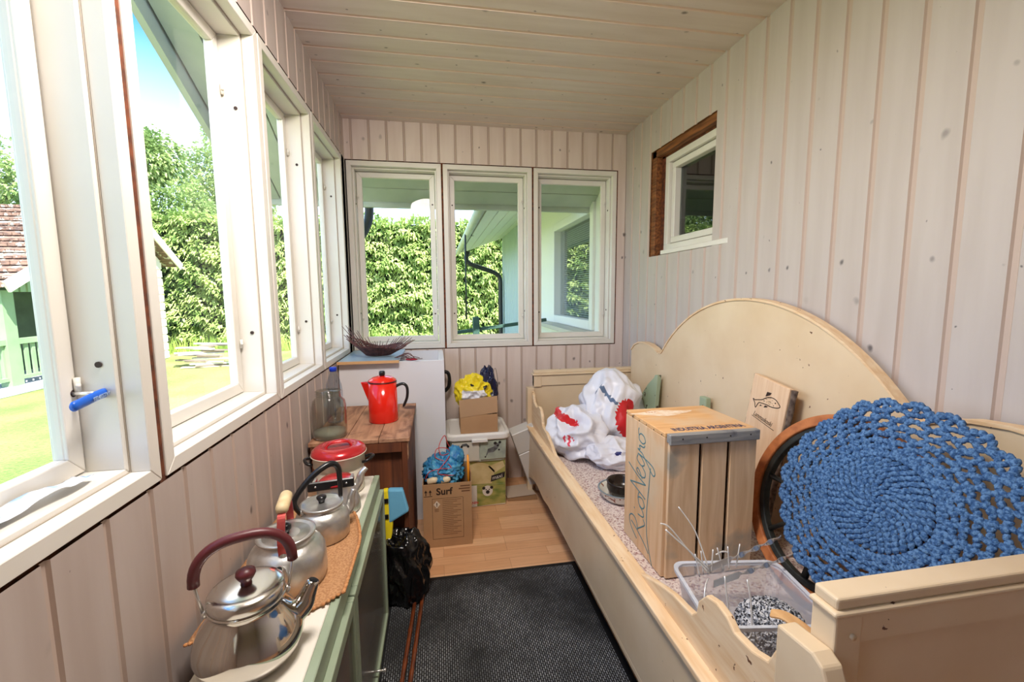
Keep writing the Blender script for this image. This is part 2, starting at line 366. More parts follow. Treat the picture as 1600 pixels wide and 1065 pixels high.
lp = thing('fill_lamp', (-.06, .80, 2.37), 'added round white fill lamp on the porch ceiling, out of view above the frame', 'lamp')
MB().lathe([(0, 2.371), (.10, 2.371), (.10, 2.345), (.16, 2.335), (.16, 2.325), (0, 2.325)], (-.06, .80, 0), 32).build('fill_lamp_base', WHITE, lp)  # added fixture body for the fill lamp
WN = [0]
def window(org, U, N, w, h, hinge='far', sash_col=None, hard=True):
    """frame flush with the wall, jambs stepping outward to a sash; org = lower corner in the wall plane, N points into the room"""
    WN[0] += 1
    org, U, N = Vector(org), Vector(U), Vector(N); Z = Vector((0, 0, 1))
    t = thing('window_%d' % WN[0], org, None, None); tag(t, kind='structure')
    def ring(mb, a, bq, d0, d1, mi=0):
        # rectangular ring: outer inset a, inner inset bq, from depth d0 to d1 (outward)
        O = [(a, a), (w-a, a), (w-a, h-a), (a, h-a)]; I = [(bq, bq), (w-bq, bq), (w-bq, h-bq), (bq, h-bq)]
        for i in range(4):
            j = (i+1) % 4
            q = [O[i], O[j], I[j], I[i]]
            vs = [org+U*u+Z*v-N*d for d in (d0, d1) for u, v in q]
            mb.add(vs, [(0,1,2,3),(7,6,5,4),(0,4,5,1),(1,5,6,2),(2,6,7,3),(3,7,4,0)], mi)
    fr = MB(); ring(fr, 0, .030, -.001, .033); ring(fr, 0, .040, .0345, .122); fr.build('window_frame', WHITE, t, bevel=.0015)
    ln = MB(); ring(ln, .001, .0315, .0325, .0352); ln.build('gasket', mat('gasket_grey', S(178, 168, 156), .7), t)
    sa = MB(); ring(sa, .0425, .076, .095, .120); ring(sa, .072, .077, .100, .117); so = sa.build('sash', WHITE, t, bevel=.003, seg=2)
    gl = MB(); vs = [org+U*u+Z*v-N*.109 for u, v in ((.075, .075), (w-.075, .075), (w-.075, h-.075), (.075, h-.075))]; gl.add(vs, [(0, 1, 2, 3)]); gl.build('pane', GLASS, t, recalc=False)
    if hard:
        hu = (w-.041) if hinge == 'far' else .041
        dr = -1 if hinge == 'far' else 1
        for zz in (.17*h, .83*h):
            c = org+U*hu+Z*zz-N*.09
            k = MB(); k.tube([c+U*dr*.006-Z*.014, c+U*dr*.006+Z*.014], .005, 8); k.box((0, 0, 0), (0.001, .001, .001)); k.v = k.v[:-8]; k.f = k.f[:-6]; k.m = k.m[:-6]; k.sm = k.sm[:-6]
            k.tube([c+U*dr*.003, c+U*dr*.014+N*.006], .004, 8); k.build('hinge', WHITE, t)
            c = org+U*(hu+dr*.0005)+Z*(zz+(.035 if zz < h/2 else -.05))-N*.058
            MB().tube([c-U*dr*.001, c+U*dr*.0012], .0055, 12, smooth=False).build('screw_plug', DARKHOLE, t)
        for zz in (.19*h, .80*h):
            c = org+U*(w-hu+(-dr)*.018)+Z*zz-N*.0945
            MB().tube([c, c+N*.0015], .005, 12, smooth=False).build('screw_plug', DARKHOLE, t)
    return t
for a, b in ((-.355, .289), (.301, .917), (.933, 1.5705), (1.5815, 2.165), (2.178, 2.798)):  # first window is out of view, added to bring in more daylight
    window((XL, a, ZB+.006), (0, 1, 0), (1, 0, 0), b-a, ZT-ZB-.012, 'far')
for a, b, hg in ((-.535, .045, 'near'), (.057, .642, 'far'), (.654, 1.241, 'far')):
    window((a, YF, ZB+.006), (1, 0, 0), (0, -1, 0), b-a, ZT-ZB-.012, hg)
# small window set deep in the right wall, brown framing showing round it
def small_window():
    WN[0] += 1
    t = thing('window_%d' % WN[0], (XR+.05, 2.2, 1.52), None, None); tag(t, kind='structure')
    f = MB(); x0, x1 = XR+.055, XR+.115
    y0, y1, z0, z1 = 1.80, 2.468, 1.548, 2.098
    def rg(mb, y0, y1, z0, z1, w, x0, x1):
        mb.box((x0, y0, z0), (x1, y1, z0+w)); mb.box((x0, y0, z1-w), (x1, y1, z1)); mb.box((x0, y0, z0+w), (x1, y0+w, z1-w)); mb.box((x0, y1-w, z0+w), (x1, y1, z1-w))
    rg(f, y0, y1, z0, z1, .038, x0, x1); f.build('window_frame', WHITE, t, bevel=.002)
    s = MB(); rg(s, y0+.042, y1-.042, z0+.045, z1-.042, .034, x0+.02, x1+.01); s.build('sash', WHITE, t, bevel=.003)
    MB().box((x1-.004, y0+.06, z0+.06), (x1-.001, y1-.06, z1-.06)).build('pane', GLASS2, t)
    MB().box((XR-.002, 1.80, 1.522), (XR+.06, 2.40, 1.546)).build('window_sill', WHITE, t, bevel=.002)
    o = MB().box((XR+.012, 2.50, 1.50), (XR+.11, 2.548, 2.16)).box((XR+.012, 1.9, 2.104), (XR+.11, 2.55, 2.16)).build('rough_framing', RAWWOOD, t, bevel=.003)
    rf = MB().box((XR+.05, 2.466, 1.53), (XR+.10, 2.503, 2.11)).box((XR+.05, 1.9, 2.095), (XR+.10, 2.503, 2.11)).build('sealing_foam', BROWN_GAP, t)
GLASS2 = glass_mat('house_glass', (.55, .6, .58, 1), 1.6)
small_window()
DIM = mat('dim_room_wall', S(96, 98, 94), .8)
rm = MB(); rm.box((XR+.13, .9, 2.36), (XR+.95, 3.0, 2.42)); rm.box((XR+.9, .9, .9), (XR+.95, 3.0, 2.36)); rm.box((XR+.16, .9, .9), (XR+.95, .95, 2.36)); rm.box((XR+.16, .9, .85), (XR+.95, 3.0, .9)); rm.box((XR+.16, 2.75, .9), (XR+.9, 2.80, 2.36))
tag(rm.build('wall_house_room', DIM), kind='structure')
# ------------------------------------------------------------------ the day bed
bed = thing('day_bed', (.9, 1.6, 0), 'cream painted wooden daybed with a tall arched back board against the right wall', 'bed')
BX0, BX1, BY0, BY1 = .556, 1.285, .525, 2.712
def endboard(y0, y1, face, name):
    """face = y of the outer side"""
    z1 = .700; e = MB(); yo = y0; 
    # lower panel + top rail frame + moulded cap
    e.box((BX0+.05, y0+.014, .16), (BX1-.03, y1-.014, z1))
    eb = e.build(name, CREAM, bed, bevel=.002)
    f = MB(); f.box((BX0+.045, y0+.004, z1+.006), (BX1, y1-.004, z1+.075)); f.box((BX0+.045, y0, z1-.0), (BX0+.095, y1, z1+.072)); f.box((BX1-.05, y0, .3), (BX1, y1, z1+.072))
    f.build('end_rail', CREAM, eb, bevel=.002)
    c = MB(); c.box((BX0+.036, y0-.010, z1+.074), (BX1+.004, y1+.010, z1+.086)); c.box((BX0+.045, y0-.002, z1+.085), (BX1+.002, y1+.002, z1+.106)); c.build('cap_moulding', CREAM, eb, bevel=.006, seg=3)
    MB().tube([(BX0+.072, y0-.003 if face < 1 else y1+.003, z1+.035), (BX0+.072, y0+.004 if face < 1 else y1-.004, z1+.035)], .006, 10).build('peg', CREAM, eb)
    return eb
# far end and near end
endboard(2.668, 2.712, 2.712, 'footboard')
# near end is slightly taller: cap top at .82
def near_end():
    y0, y1 = .527, .572; z1 = .722; e = MB(); e.box((BX0+.09, y0+.026, .16), (BX1-.03, y1-.008, z1+.03)); eb = e.build('headboard', CREAM, bed, bevel=.002)
    f = MB(); f.box((BX0+.086, y0+.003, z1+.018), (BX1, y1-.005, z1+.068)); f.build('end_rail', CREAM, eb, bevel=.002)
    g = MB(); g.box((BX0+.046, y0, .05), (BX0+.096, y1, z1+.070)); g.build('corner_post', CREAM, eb, bevel=.003, seg=2)
    c = MB(); c.box((BX0+.040, y0-.004, z1+.070), (BX1+.004, y1+.003, z1+.080)); c.box((BX0+.048, y0+.002, z1+.079), (BX1+.002, y1+.001, z1+.100)); c.build('cap_moulding', CREAM, eb, bevel=.006, seg=3)
    MB().tube([(BX0+.077, y0-.004, z1+.035), (BX0+.077, y0+.004, z1+.035)], .005, 10).build('peg', CREAM, eb)
near_end()
# corner posts of the pull-out front with tapering feet
def leg(x0, x1, y0, y1, zt, taper, name='leg'):
    m = MB(); p = [(x0, y0), (x1, y0), (x1, y1), (x0, y1)]
    q = [(x0+taper*.1, y0+taper*.5), (x1-taper, y0+taper*.5), (x1-taper, y1-taper*.5), (x0+taper*.1, y1-taper*.5)]
    vs = [(a, b, 0) for a, b in q]+[(a, b, .16) for a, b in p]+[(a, b, zt) for a, b in p]
    fs = [(3,2,1,0)]+[(i, (i+1) % 4, 4+(i+1) % 4, 4+i) for i in range(4)]+[(4+i, 4+(i+1) % 4, 8+(i+1) % 4, 8+i) for i in range(4)]+[(8, 9, 10, 11)]
    m.add(vs, fs); return m.build(name, CREAM, bed, bevel=.002)
leg(BX0, BX0+.044, 2.655, 2.712, .697, .014)
leg(BX0+.055, BX0+.100, 2.66, 2.705, .30, .012)
leg(BX0+.046, BX0+.09, .528, .57, .30, .014)
leg(BX1-.05, BX1, 2.66, 2.708, .30, .012)
leg(BX1-.05, BX1, .53, .572, .30, .012)
# post stub with rounded top beside the headboard
ps = MB(); ps.prism([(.495, .3), (.60, .3), (.60, .730), (.53, .738), (.510, .728), (.498, .700)], lambda u, v, d: (d, u, v), BX0+.008, BX0+.0455)
ps.build('post_stub', CREAM, bed, bevel=.004, seg=2)
# front side rail with worn ledge
rl = MB(); rl.box((BX0+.004, .60, .170), (BX0+.026, 2.66, .440)); rl.prism([(.60, .172), (2.66, .172), (2.66, .10), (2.60, .125), (2.50, .150), (2.40, .160), (2.25, .146), (2.15, .160), (.9, .150), (.75, .14), (.60, .11)], lambda u, v, d: (d, u, v), BX0+.004, BX0+.026)
ro = rl.build('front_rail', CREAM, bed, bevel=.002)
CREAMW = mat('cream_paint_worn', S(238, 212, 176), .5, col2=S(226, 190, 146), scale=7, stretch=(8, 1, 8), chips=S(110, 68, 44), chip_t=.70, chip_s=45)
MB().box((BX0-.010, .60, .440), (BX0+.046, 2.66, .457)).build('rail_ledge', CREAMW, ro, bevel=.003, seg=2)
# scalloped boards rising to each end
prof = [(0, .685), (.05, .682), (.085, .660), (.10, .625), (.14, .610), (.19, .606), (.215, .622), (.25, .628), (.285, .618), (.312, .585), (.318, .552), (.335, .534), (.37, .528), (.42, .522), (.46, .510), (.52, .490), (.60, .458), (.64, .45)]
def scallop(sgn, y0):
    pr_ = [(max(u, .07 if sgn > 0 else .045), v) for u, v in prof]; poly = [(y0+sgn*u, v) for u, v in pr_[1:]]+[(y0+sgn*.64, .43), (y0+sgn*pr_[1][0], .43)]
    m = MB(); m.prism(poly, lambda u, v, d: (d, u, v), BX0+.026, BX0+.044); return m.build('scalloped_board', CREAMW, bed, bevel=.004, seg=2)
scallop(1, .605-.07); scallop(-1, 2.70)
# back board: arch with small shoulder bumps
ar = [(BY0+.03, .30)]
def arcpts(c, r, a0, a1, n): return [(c[0]+r*math.cos(a0+(a1-a0)*i/n), c[1]+r*math.sin(a0+(a1-a0)*i/n)) for i in range(n+1)]
cy = 1.597
left = [(BY0+.03, .93)]
sh = [(.555, .93), (.60, .968), (.66, .988), (.73, .994), (.80, .988), (.86, .972), (.905, .952), (.935, .957)]
cen = (cy, .425); rr = .845; a0 = math.acos((.955-cy)/rr*1.0)
a_s = math.atan2(.965-cen[1], .955-cen[0]); a_e = PI-a_s
mid = [(cen[0]+rr*math.cos(a_s+(a_e-a_s)*i/40), cen[1]+rr*math.sin(a_s+(a_e-a_s)*i/40)) for i in range(41)]
poly = [(.555, .30)]+sh+mid+[(2*cy-u, v) for u, v in sh[::-1]]+[(2*cy-.555, .30)]
bk = MB(); bk.prism(poly, lambda u, v, d: (d, u, v), 1.252, 1.280); bo = bk.build('back_board', CREAM, bed)
tp = MB(); top = sh+mid+[(2*cy-u, v) for u, v in sh[::-1]]
for i in range(len(top)-1):
    (a, b), (c, d) = top[i], top[i+1]
    tp.add([(1.246, a, b-.004), (1.284, a, b-.004), (1.284, c, d-.004), (1.246, c, d-.004), (1.246, a, b+.005), (1.284, a, b+.005), (1.284, c, d+.005), (1.246, c, d+.005)], [(0,3,2,1),(4,5,6,7),(0,1,5,4),(1,2,6,5),(2,3,7,6),(3,0,4,7)])
tp.build('back_edge_strip', CREAMW, bo)
for z in (.565,): MB().box((1.249, .60, z), (1.2525, 2.6, z+.0025)).build('board_joint', mat('cream_joint_line', S(178, 140, 100), .6), bo)  # thin darker strip along the board joint
MB().box((BX0+.03, .57, .22), (1.25, 2.667, .30)).build('bed_base', CREAM, bed)
# blanket covered mattress
def quilt_mat():
    m = bpy.data.materials.new('floral_blanket'); m.use_nodes = True; t = m.node_tree; N = t.nodes; L = t.links; b = N['Principled BSDF']; b.inputs['Roughness'].default_value = .95
    tcn = N.new('ShaderNodeTexCoord'); vo = N.new('ShaderNodeTexVoronoi'); vo.inputs['Scale'].default_value = 190; L.new(tcn.outputs['Object'], vo.inputs['Vector'])
    r = N.new('ShaderNodeValToRGB'); sp = N.new('ShaderNodeSeparateColor'); L.new(vo.outputs['Color'], sp.inputs[0]); L.new(sp.outputs[0], r.inputs[0])
    r.color_ramp.interpolation = 'CONSTANT'; e = r.color_ramp.elements; e[0].color = S(216, 200, 192); e[1].position = .55; e[1].color = S(186, 164, 160)
    q = e.new(.75); q.color = S(158, 122, 118); q = e.new(.88); q.color = S(226, 214, 206)
    L.new(r.outputs[0], b.inputs['Base Color']); return m
bl = MB(); nx, ny = 20, 60
vs = []; fs = []
for j in range(ny+1):
    for i in range(nx+1):
        x = BX0+.05+(1.248-BX0-.05)*i/nx; y = .576+(2.664-.576)*j/ny
        vs.append((x, y, .402+.004*noise.noise(Vector((x*9, y*9, 0)))))
for j in range(ny):
    for i in range(nx): a = j*(nx+1)+i; fs.append((a, a+1, a+nx+2, a+nx+1))
bl.add(vs, fs, 0, True); bl.box((BX0+.05, .576, .301), (1.248, 2.664, .397))
tag(bl.build('blanket', quilt_mat()), 'pinkish speckled blanket covering the mattress inside the daybed', 'blanket')

# ------------------------------------------------------------------ the apple crate
def wood(name, c1, c2, st=(2, 30, 30), sc=2.4, stain=None, bump=.15, lo=.3, hi=.7, thr=.55, stsc=5):
    m = bpy.data.materials.new(name); m.use_nodes = True; t = m.node_tree; N = t.nodes; L = t.links; b = N['Principled BSDF']; b.inputs['Roughness'].default_value = .65
    tcn = N.new('ShaderNodeTexCoord'); mp = N.new('ShaderNodeMapping'); mp.inputs['Scale'].default_value = st; L.new(tcn.outputs['Object'], mp.inputs[0])
    n = N.new('ShaderNodeTexNoise'); n.inputs['Scale'].default_value = sc; n.inputs['Detail'].default_value = 8; n.inputs['Distortion'].default_value = .6; L.new(mp.outputs[0], n.inputs['Vector'])
    r = N.new('ShaderNodeValToRGB'); L.new(n.outputs[0], r.inputs[0]); r.color_ramp.elements[0].color = c1; r.color_ramp.elements[1].color = c2
    r.color_ramp.elements[0].position = lo; r.color_ramp.elements[1].position = hi; out = r.outputs[0]
    if stain:
        n2 = N.new('ShaderNodeTexNoise'); n2.inputs['Scale'].default_value = stsc; n2.inputs['Detail'].default_value = 6; L.new(tcn.outputs['Object'], n2.inputs['Vector'])
        r2 = N.new('ShaderNodeValToRGB'); L.new(n2.outputs[0], r2.inputs[0]); r2.color_ramp.elements[0].position = thr; r2.color_ramp.elements[1].position = thr+.12
        x = N.new('ShaderNodeMix'); x.data_type = 'RGBA'; L.new(r2.outputs[0], x.inputs['Factor']); L.new(out, x.inputs[6]); x.inputs[7].default_value = stain; out = x.outputs[2]
    L.new(out, b.inputs['Base Color'])
    u = N.new('ShaderNodeBump'); u.inputs['Strength'].default_value = bump*2; u.inputs['Distance'].default_value = .002; L.new(n.outputs[0], u.inputs['Height']); L.new(u.outputs[0], b.inputs['Normal'])
    MATS[name] = m; return m
W_TOP = wood('crate_top_pine', S(206, 152, 98), S(226, 180, 126), (2, 20, 20), 2, S(212, 178, 140), thr=.5)
W_SIDE = wood('crate_side_pine', S(208, 164, 120), S(232, 198, 160), (30, 30, 1.6), 1.2, S(214, 186, 152), thr=.5)
W_SLAT = wood('crate_slat_pine', S(212, 172, 130), S(238, 206, 168), (26, 26, 2.4), 1.6, S(168, 158, 142), thr=.52)
W_GREY = wood('grey_weathered_batten', S(122, 122, 124), S(158, 156, 152), (3, 30, 30), 3, S(92, 92, 100), thr=.6, stsc=14)
crate = thing('wooden_crate', (.83, 1.31, .404), 'tall upright pine fruit crate with handwriting on its side and a grey front batten', 'crate')
cx0, cx1, cy0, cy1, cz0, cz1 = .674, .984, 1.166, 1.452, .4045, .874
fr_ = MB().box((cx0, cy0+.012, cz1-.014), (cx1, cy1, cz1)); ct = fr_.build('top_board', W_TOP, crate, bevel=.002)
c = MB()
n3 = [cy0+.012, cy0+.012+.088, cy0+.012+.178, cy1]
for a, b in zip(n3, n3[1:]): c.box((cx0, a+.0008, cz0), (cx0+.013, b-.0008, cz1-.0145))
cs = c.build('side_board', W_SIDE, crate, bevel=.0015)
MB().box((cx1-.013, cy0+.012, cz0), (cx1, cy1, cz1-.0145)).build('side_board', W_SIDE, crate)
MB().box((cx0+.0135, cy1-.012, cz0), (cx1-.0135, cy1, cz1-.0145)).build('back_board', W_SIDE, crate)
MB().box((cx0+.0135, cy0+.012, cz0), (cx1-.0135, cy1-.012, cz0+.014)).build('bottom_board', W_SIDE, crate)
ex = [cx0+.010, cx0+.110, cx0+.122, cx0+.205, cx0+.218, cx1-.002]
for i in range(3): MB().box((ex[2*i], cy0, cz0+.001), (ex[2*i+1], cy0+.0118, cz1-.030)).build('slat', W_SLAT, crate, bevel=.0015)
MB().box((cx0+.006, cy0-.011, cz1-.033), (cx1, cy0+.0, cz1-.001)).box((cx0+.006, cy0, cz1-.029), (cx1, cy0+.0118, cz1-.001)).build('batten', W_GREY, crate, bevel=.002)
NAIL = mat('rusty_nail', S(62, 50, 48), .6, .5)
for i in range(6): y = cy0+.03+i*.05; MB().tube([(cx0-.0008, y, cz1-.010), (cx0+.001, y, cz1-.010)], .0025, 8).build('nail', NAIL, crate)
for x in (.72, .80, .88, .95): MB().tube([(x, cy0-.0118, cz1-.014), (x, cy0-.010, cz1-.014)], .0025, 8).build('nail', NAIL, crate)
text('INDUSTRIA ARGENTINA', .0290, frame((.712, 1.190, cz1+.0004), (1, .0, 0), (0, 1, 0)) @ Matrix.Diagonal((.78, 1.35, 1, 1)), 'stamped_lettering', BLUEINK, crate, .0002, bold=.0006)
text('1 2 3 4', .014, frame((.722, 1.395, cz1+.0004), (1, 0, 0), (0, 1, 0)), 'stamped_number', mat('faded_red_ink', S(178, 100, 70), .8), crate, .0002)
MB().add([(.78+.11*math.cos(a)*(1+.2*math.sin(3*a)), 1.385+.03*math.sin(a)*(1+.3*math.cos(4*a)), cz1+.0004) for a in [2*PI*i/24 for i in range(24)]], [tuple(range(24))]).build('torn_paper_label', mat('torn_paper', S(236, 220, 200), .9, col2=S(226, 190, 152), scale=60), crate)
# handwriting "Rio Negro", reading upwards along z; strokes in (s along z, t across towards the room)
TEAL = mat('teal_marker', S(86, 128, 134), .8)
strokes = [
 [(.00,-.03),(.02,.0),(.045,.06),(.055,.10)], [(.005,.055),(.03,.10),(.065,.115),(.085,.09),(.075,.06),(.045,.05)], [(.05,.05),(.075,.02),(.095,.0),(.11,.012)],
 [(.11,.05),(.115,.02),(.125,.008),(.14,.02),(.148,.04)], [(.118,.075),(.122,.08)],
 [(.175,.05),(.155,.045),(.148,.02),(.165,.005),(.185,.02),(.182,.045),(.172,.052),(.19,.05),(.20,.045)],
 [(.195,.0),(.205,.05),(.215,.115)], [(.215,.115),(.235,.05),(.25,.0)], [(.25,.0),(.262,.06),(.285,.13)],
 [(.262,.025),(.285,.045),(.292,.06),(.280,.066),(.270,.04),(.275,.01),(.295,.005),(.312,.03)],
 [(.345,.06),(.325,.065),(.312,.035),(.325,.012),(.345,.035),(.35,.06),(.348,.0),(.34,-.045),(.32,-.06),(.31,-.045),(.335,-.01),(.362,.03)],
 [(.362,.03),(.368,.062),(.372,.045),(.385,.05),(.388,.02),(.398,.012)],
 [(.425,.055),(.407,.052),(.40,.028),(.412,.01),(.43,.02),(.434,.042),(.425,.055),(.44,.06),(.452,.056)],
 [(-.03,-.055),(.05,-.02),(.15,-.012),(.25,-.022),(.33,-.03)]]
hw = MB()
for st_ in strokes:
    p3 = [(cx0-.0006, 1.290+t*1.0, .432+s*.90) for s, t in st_]
    hw.tube(spline(p3, 6), [.0026]*(len(st_)*6-5), 6, flat=(1, 1))
for i, v in enumerate(hw.v): hw.v[i] = (cx0-.0004+(v[0]-cx0+.0006)*.15, v[1], v[2])
hw.build('handwriting', TEAL, crate)

# ------------------------------------------------------------------ wagon wheel
ax_a = Vector((-.03, 1, 0)).normalized(); ax_b = Vector((.32, 0, .947)); ax_b = (ax_b-ax_a*ax_b.dot(ax_a)).normalized(); ax_n = ax_b.cross(ax_a).normalized()
if ax_n.x > 0: ax_n = -ax_n
wc = Vector((1.092, 1.0, .686))
wheel = thing('wagon_wheel', wc, 'old wooden wagon wheel with dark iron spokes leaning behind the crochet mat', 'wheel')
RIMW = wood('orange_rim_wood', S(150, 82, 42), S(196, 122, 70), (8, 8, 8), 3, S(120, 60, 30), thr=.55, stsc=10)
def ringm(r0, r1, t0, t1, m, name, seg=96):
    mb = MB(); vs = []
    for i in range(seg):
        a = 2*PI*i/seg; e = ax_a*math.cos(a)+ax_b*math.sin(a)
        for r, t in ((r0, t0), (r1, t0), (r1, t1), (r0, t1)): vs.append(wc+e*r+ax_n*t)
    fs = [(i*4+j, i*4+(j+1) % 4, ((i+1) % seg)*4+(j+1) % 4, ((i+1) % seg)*4+j) for i in range(seg) for j in range(4)]
    mb.add(vs, fs, 0, False); return mb.build(name, m, wheel, bevel=.004, seg=2)
ringm(.236, .268, -.018, .018, RIMW, 'wooden_rim'); ringm(.216, .2355, -.012, .012, IRON, 'iron_ring')
MB().tube([wc-ax_n*.035, wc+ax_n*.03], .038, 24, smooth=False).build('hub', IRON, wheel, bevel=.003)
for i in range(8):
    a = 2*PI*(i+.02)/8; e = ax_a*math.cos(a)+ax_b*math.sin(a)
    MB().tube([wc+e*.03, wc+e*.12, wc+e*.218], [.011, .009, .011], 8, flat=(1, .7)).build('spoke', IRON, wheel)

# ------------------------------------------------------------------ crocheted mat
dc = Vector((1.052, .835, .782)); d_r = .275
da = Vector((-.02, 1, .0)).normalized(); db = Vector((.36, 0, .933)).normalized(); dn = -(da.cross(db)); dn = dn if dn.x < 0 else -dn
rj = random.Random(12)
def yarn_mat():
    m = mat('blue_yarn', S(50, 90, 140), .9, col2=S(98, 138, 184), scale=150, lo=.42, hi=.58, bump=.4, bscale=420); return m
def dp(r, a):
    rr2 = r/d_r
    sag = -.020*rr2**2*(1+.5*math.sin(3*a+.6))+.009*rr2*math.sin(5*a+1.2)
    return dc+da*(r*math.cos(a))*1.06+db*(r*math.sin(a))*.98+dn*(sag+.012)
dm = MB()
def bean(p, q, w):
    p, q = Vector(p), Vector(q); d = q-p; m_ = (p+q)/2+dn*w*.6
    dm.tube([p-d*.15, p+d*.15+dn*w*.3, m_, q-d*.15+dn*w*.3, q+d*.15], [w*.3, w*.82, w, w*.82, w*.3], 6)
def chain(pts, w, step):
    L_ = 0; acc = [0]
    for a, b in zip(pts, pts[1:]): L_ += (Vector(b)-Vector(a)).length; acc.append(L_)
    n = max(1, round(L_/step)); res = []
    for i in range(n+1):
        s_ = L_*i/n; j = 0
        while j < len(acc)-2 and acc[j+1] < s_: j += 1
        t = (s_-acc[j])/max(1e-9, acc[j+1]-acc[j]); res.append(Vector(pts[j]).lerp(Vector(pts[j+1]), t))
    for a, b in zip(res, res[1:]):
        d = (b-a).normalized(); side = d.cross(dn); bean(a-side*w*.55, b+side*w*.55, w*rj.uniform(.9, 1.1))
r = .010; k = 0
while r < .118:
    n = max(5, int(2*PI*r/.0165)); off = rj.random()
    for i in range(n):
        a = 2*PI*(i+off)/n
        bean(dp(r-.0055, a-.40/n*2*PI), dp(r+.0055, a+.42/n*2*PI), .0074*rj.uniform(.9, 1.08))
    r += .0108; k += 1
def wav(r, amp, n, ph, N_=240): return [dp(r+amp*math.cos(n*2*PI*i/N_+ph), 2*PI*i/N_) for i in range(N_+1)]
rings = [(.1215, .0, 0), (.129, .0, 0), (.143, .002, 18), (.158, .002, 20), (.177, .003, 20), (.197, .003, 22), (.218, .004, 22), (.240, .005, 24)]
for (r, am, n) in rings: chain(wav(r, am, n, r*40), .0070, .0125)
for gi, ((r0, a0, n0), (r1, a1, n1)) in enumerate(zip(rings, rings[1:])):
    n = 24+gi*3
    for i in range(n):
        a = 2*PI*(i+.5*(gi % 2)+rj.uniform(-.12, .12))/n; chain([dp(r0, a), dp(r1, a+.05)], .0068, .0125)
        if gi == 1 or i % 4 == 0: chain([dp(r0, a), dp(r1, a+PI/n*1.2)], .0066, .0125)
nl = 26
for i in range(nl):
    a = 2*PI*i/nl; b = 2*PI*(i+1)/nl
    chain([dp(.240, a), dp(.256, a+(b-a)*.15), dp(.264, a+(b-a)*.5), dp(.256, a+(b-a)*.85), dp(.240, b)], .0088, .0135)
    chain([dp(.240, (a+b)/2), dp(.262, (a+b)/2)], .0076, .0125)
tag(dm.build('crochet_mat', yarn_mat(), recalc=False), 'round chunky blue crocheted mat draped over the wagon wheel', 'mat')

# ------------------------------------------------------------------ fish serving plank, green boards, box behind wheel
pl = thing('wooden_plank', (1.2, 1.42, .41), 'pale wooden plank with bark edge and a burnt fish drawing leaning on the bed back', 'board')
PLW = wood('pale_alder', S(220, 184, 148), S(234, 204, 172), (4, 30, 2), 2, None, .05)
BARK = mat('grey_bark', S(120, 104, 92), .95, col2=S(66, 52, 46), scale=60, bump=.5)
# in-plane: u towards -y (right in the picture), v up, leaning
pu = Vector((-.10, -1, -.055)).normalized(); pv = Vector((.12, .115, .99)); pv = (pv-pu*pv.dot(pu)).normalized(); pn_ = pu.cross(pv); pn_ = pn_ if pn_.x < 0 else -pn_
po = Vector((1.168, 1.520, .415))
def pp(u, v, d): return po+pu*u+pv*v+pn_*d
MB().prism([(0, 0), (.20, 0), (.20, .562), (.0, .572)], pp, -.012, .006).build('plank_face', PLW, pl, bevel=.002)
bk_ = MB()
for sx_, w_ in ((.2008, .024),):
    pts = [pp(sx_+w_*.5, .56*i/24, -.004) for i in range(25)]; bk_.tube(pts, [w_*.5*(1+.12*math.sin(i*1.9)) for i in range(25)], 8, flat=(1, .8))
bk_.build('bark_edge', BARK, pl)
b2 = MB(); b2.tube([pp(-.0015+.0012*math.sin(i*2.3), .57*i/24, 0) for i in range(25)], .0035, 6); b2.build('bark_edge', BARK, pl)
BURN = mat('burnt_line', S(52, 34, 26), .8)
fish = [(.040,.410),(.055,.414),(.075,.424),(.095,.444),(.115,.454),(.135,.452),(.150,.440),(.160,.427),(.150,.416),(.125,.408),(.100,.408),(.075,.405),(.060,.398),(.050,.380),(.042,.398),(.030,.412),(.040,.410)]
fish = [(.03+(a-.04)*1.15, .425+(b-.425)*(.72 if a > .05 else .9)) for a, b in fish]
fb = MB(); fb.tube([pp(u, v+.062, .0065) for u, v in [(a*1.0+.004, b) for a, b in spline([(x, y, 0) for x, y in fish], 4) and [(p.x, p.y) for p in spline([(x, y, 0) for x, y in fish], 4)]]], .0016, 5)
fb.add([pp(u, v+.062, .0068) for u, v in [(.088,.440),(.093,.460),(.118,.462),(.112,.452)]], [(0, 1, 2, 3)])
fb.add([pp(u, v+.062, .0068) for u, v in [(.095,.408),(.090,.398),(.108,.404),(.112,.409)]], [(0, 1, 2, 3)])
fb.add([pp(u, v+.062, .0068) for u, v in [(.070,.404),(.066,.396),(.080,.402)]], [(0, 1, 2)])
for i in range(26):
    u = R_.uniform(.08, .14); v = R_.uniform(.480, .506); fb.tube([pp(u, v, .006), pp(u, v, .0072)], .0010, 5)
fb.tube([pp(.146, .494, .006), pp(.146, .494, .0074)], .0026, 8)
fb.build('fish_drawing', BURN, pl)
text('Lammaskoski', .026, frame(pp(.040, .416, .0066), pu, pv) @ Matrix.Rotation(-.10, 4, 'Z') @ Matrix.Diagonal((.78, 1, 1, 1)), 'burnt_lettering', BURN, pl, .0002, shear=.35)
MB().tube([pp(.035, .412, .0068), pp(.165, .397, .0068)], .0010, 5).build('underline', BURN, pl)

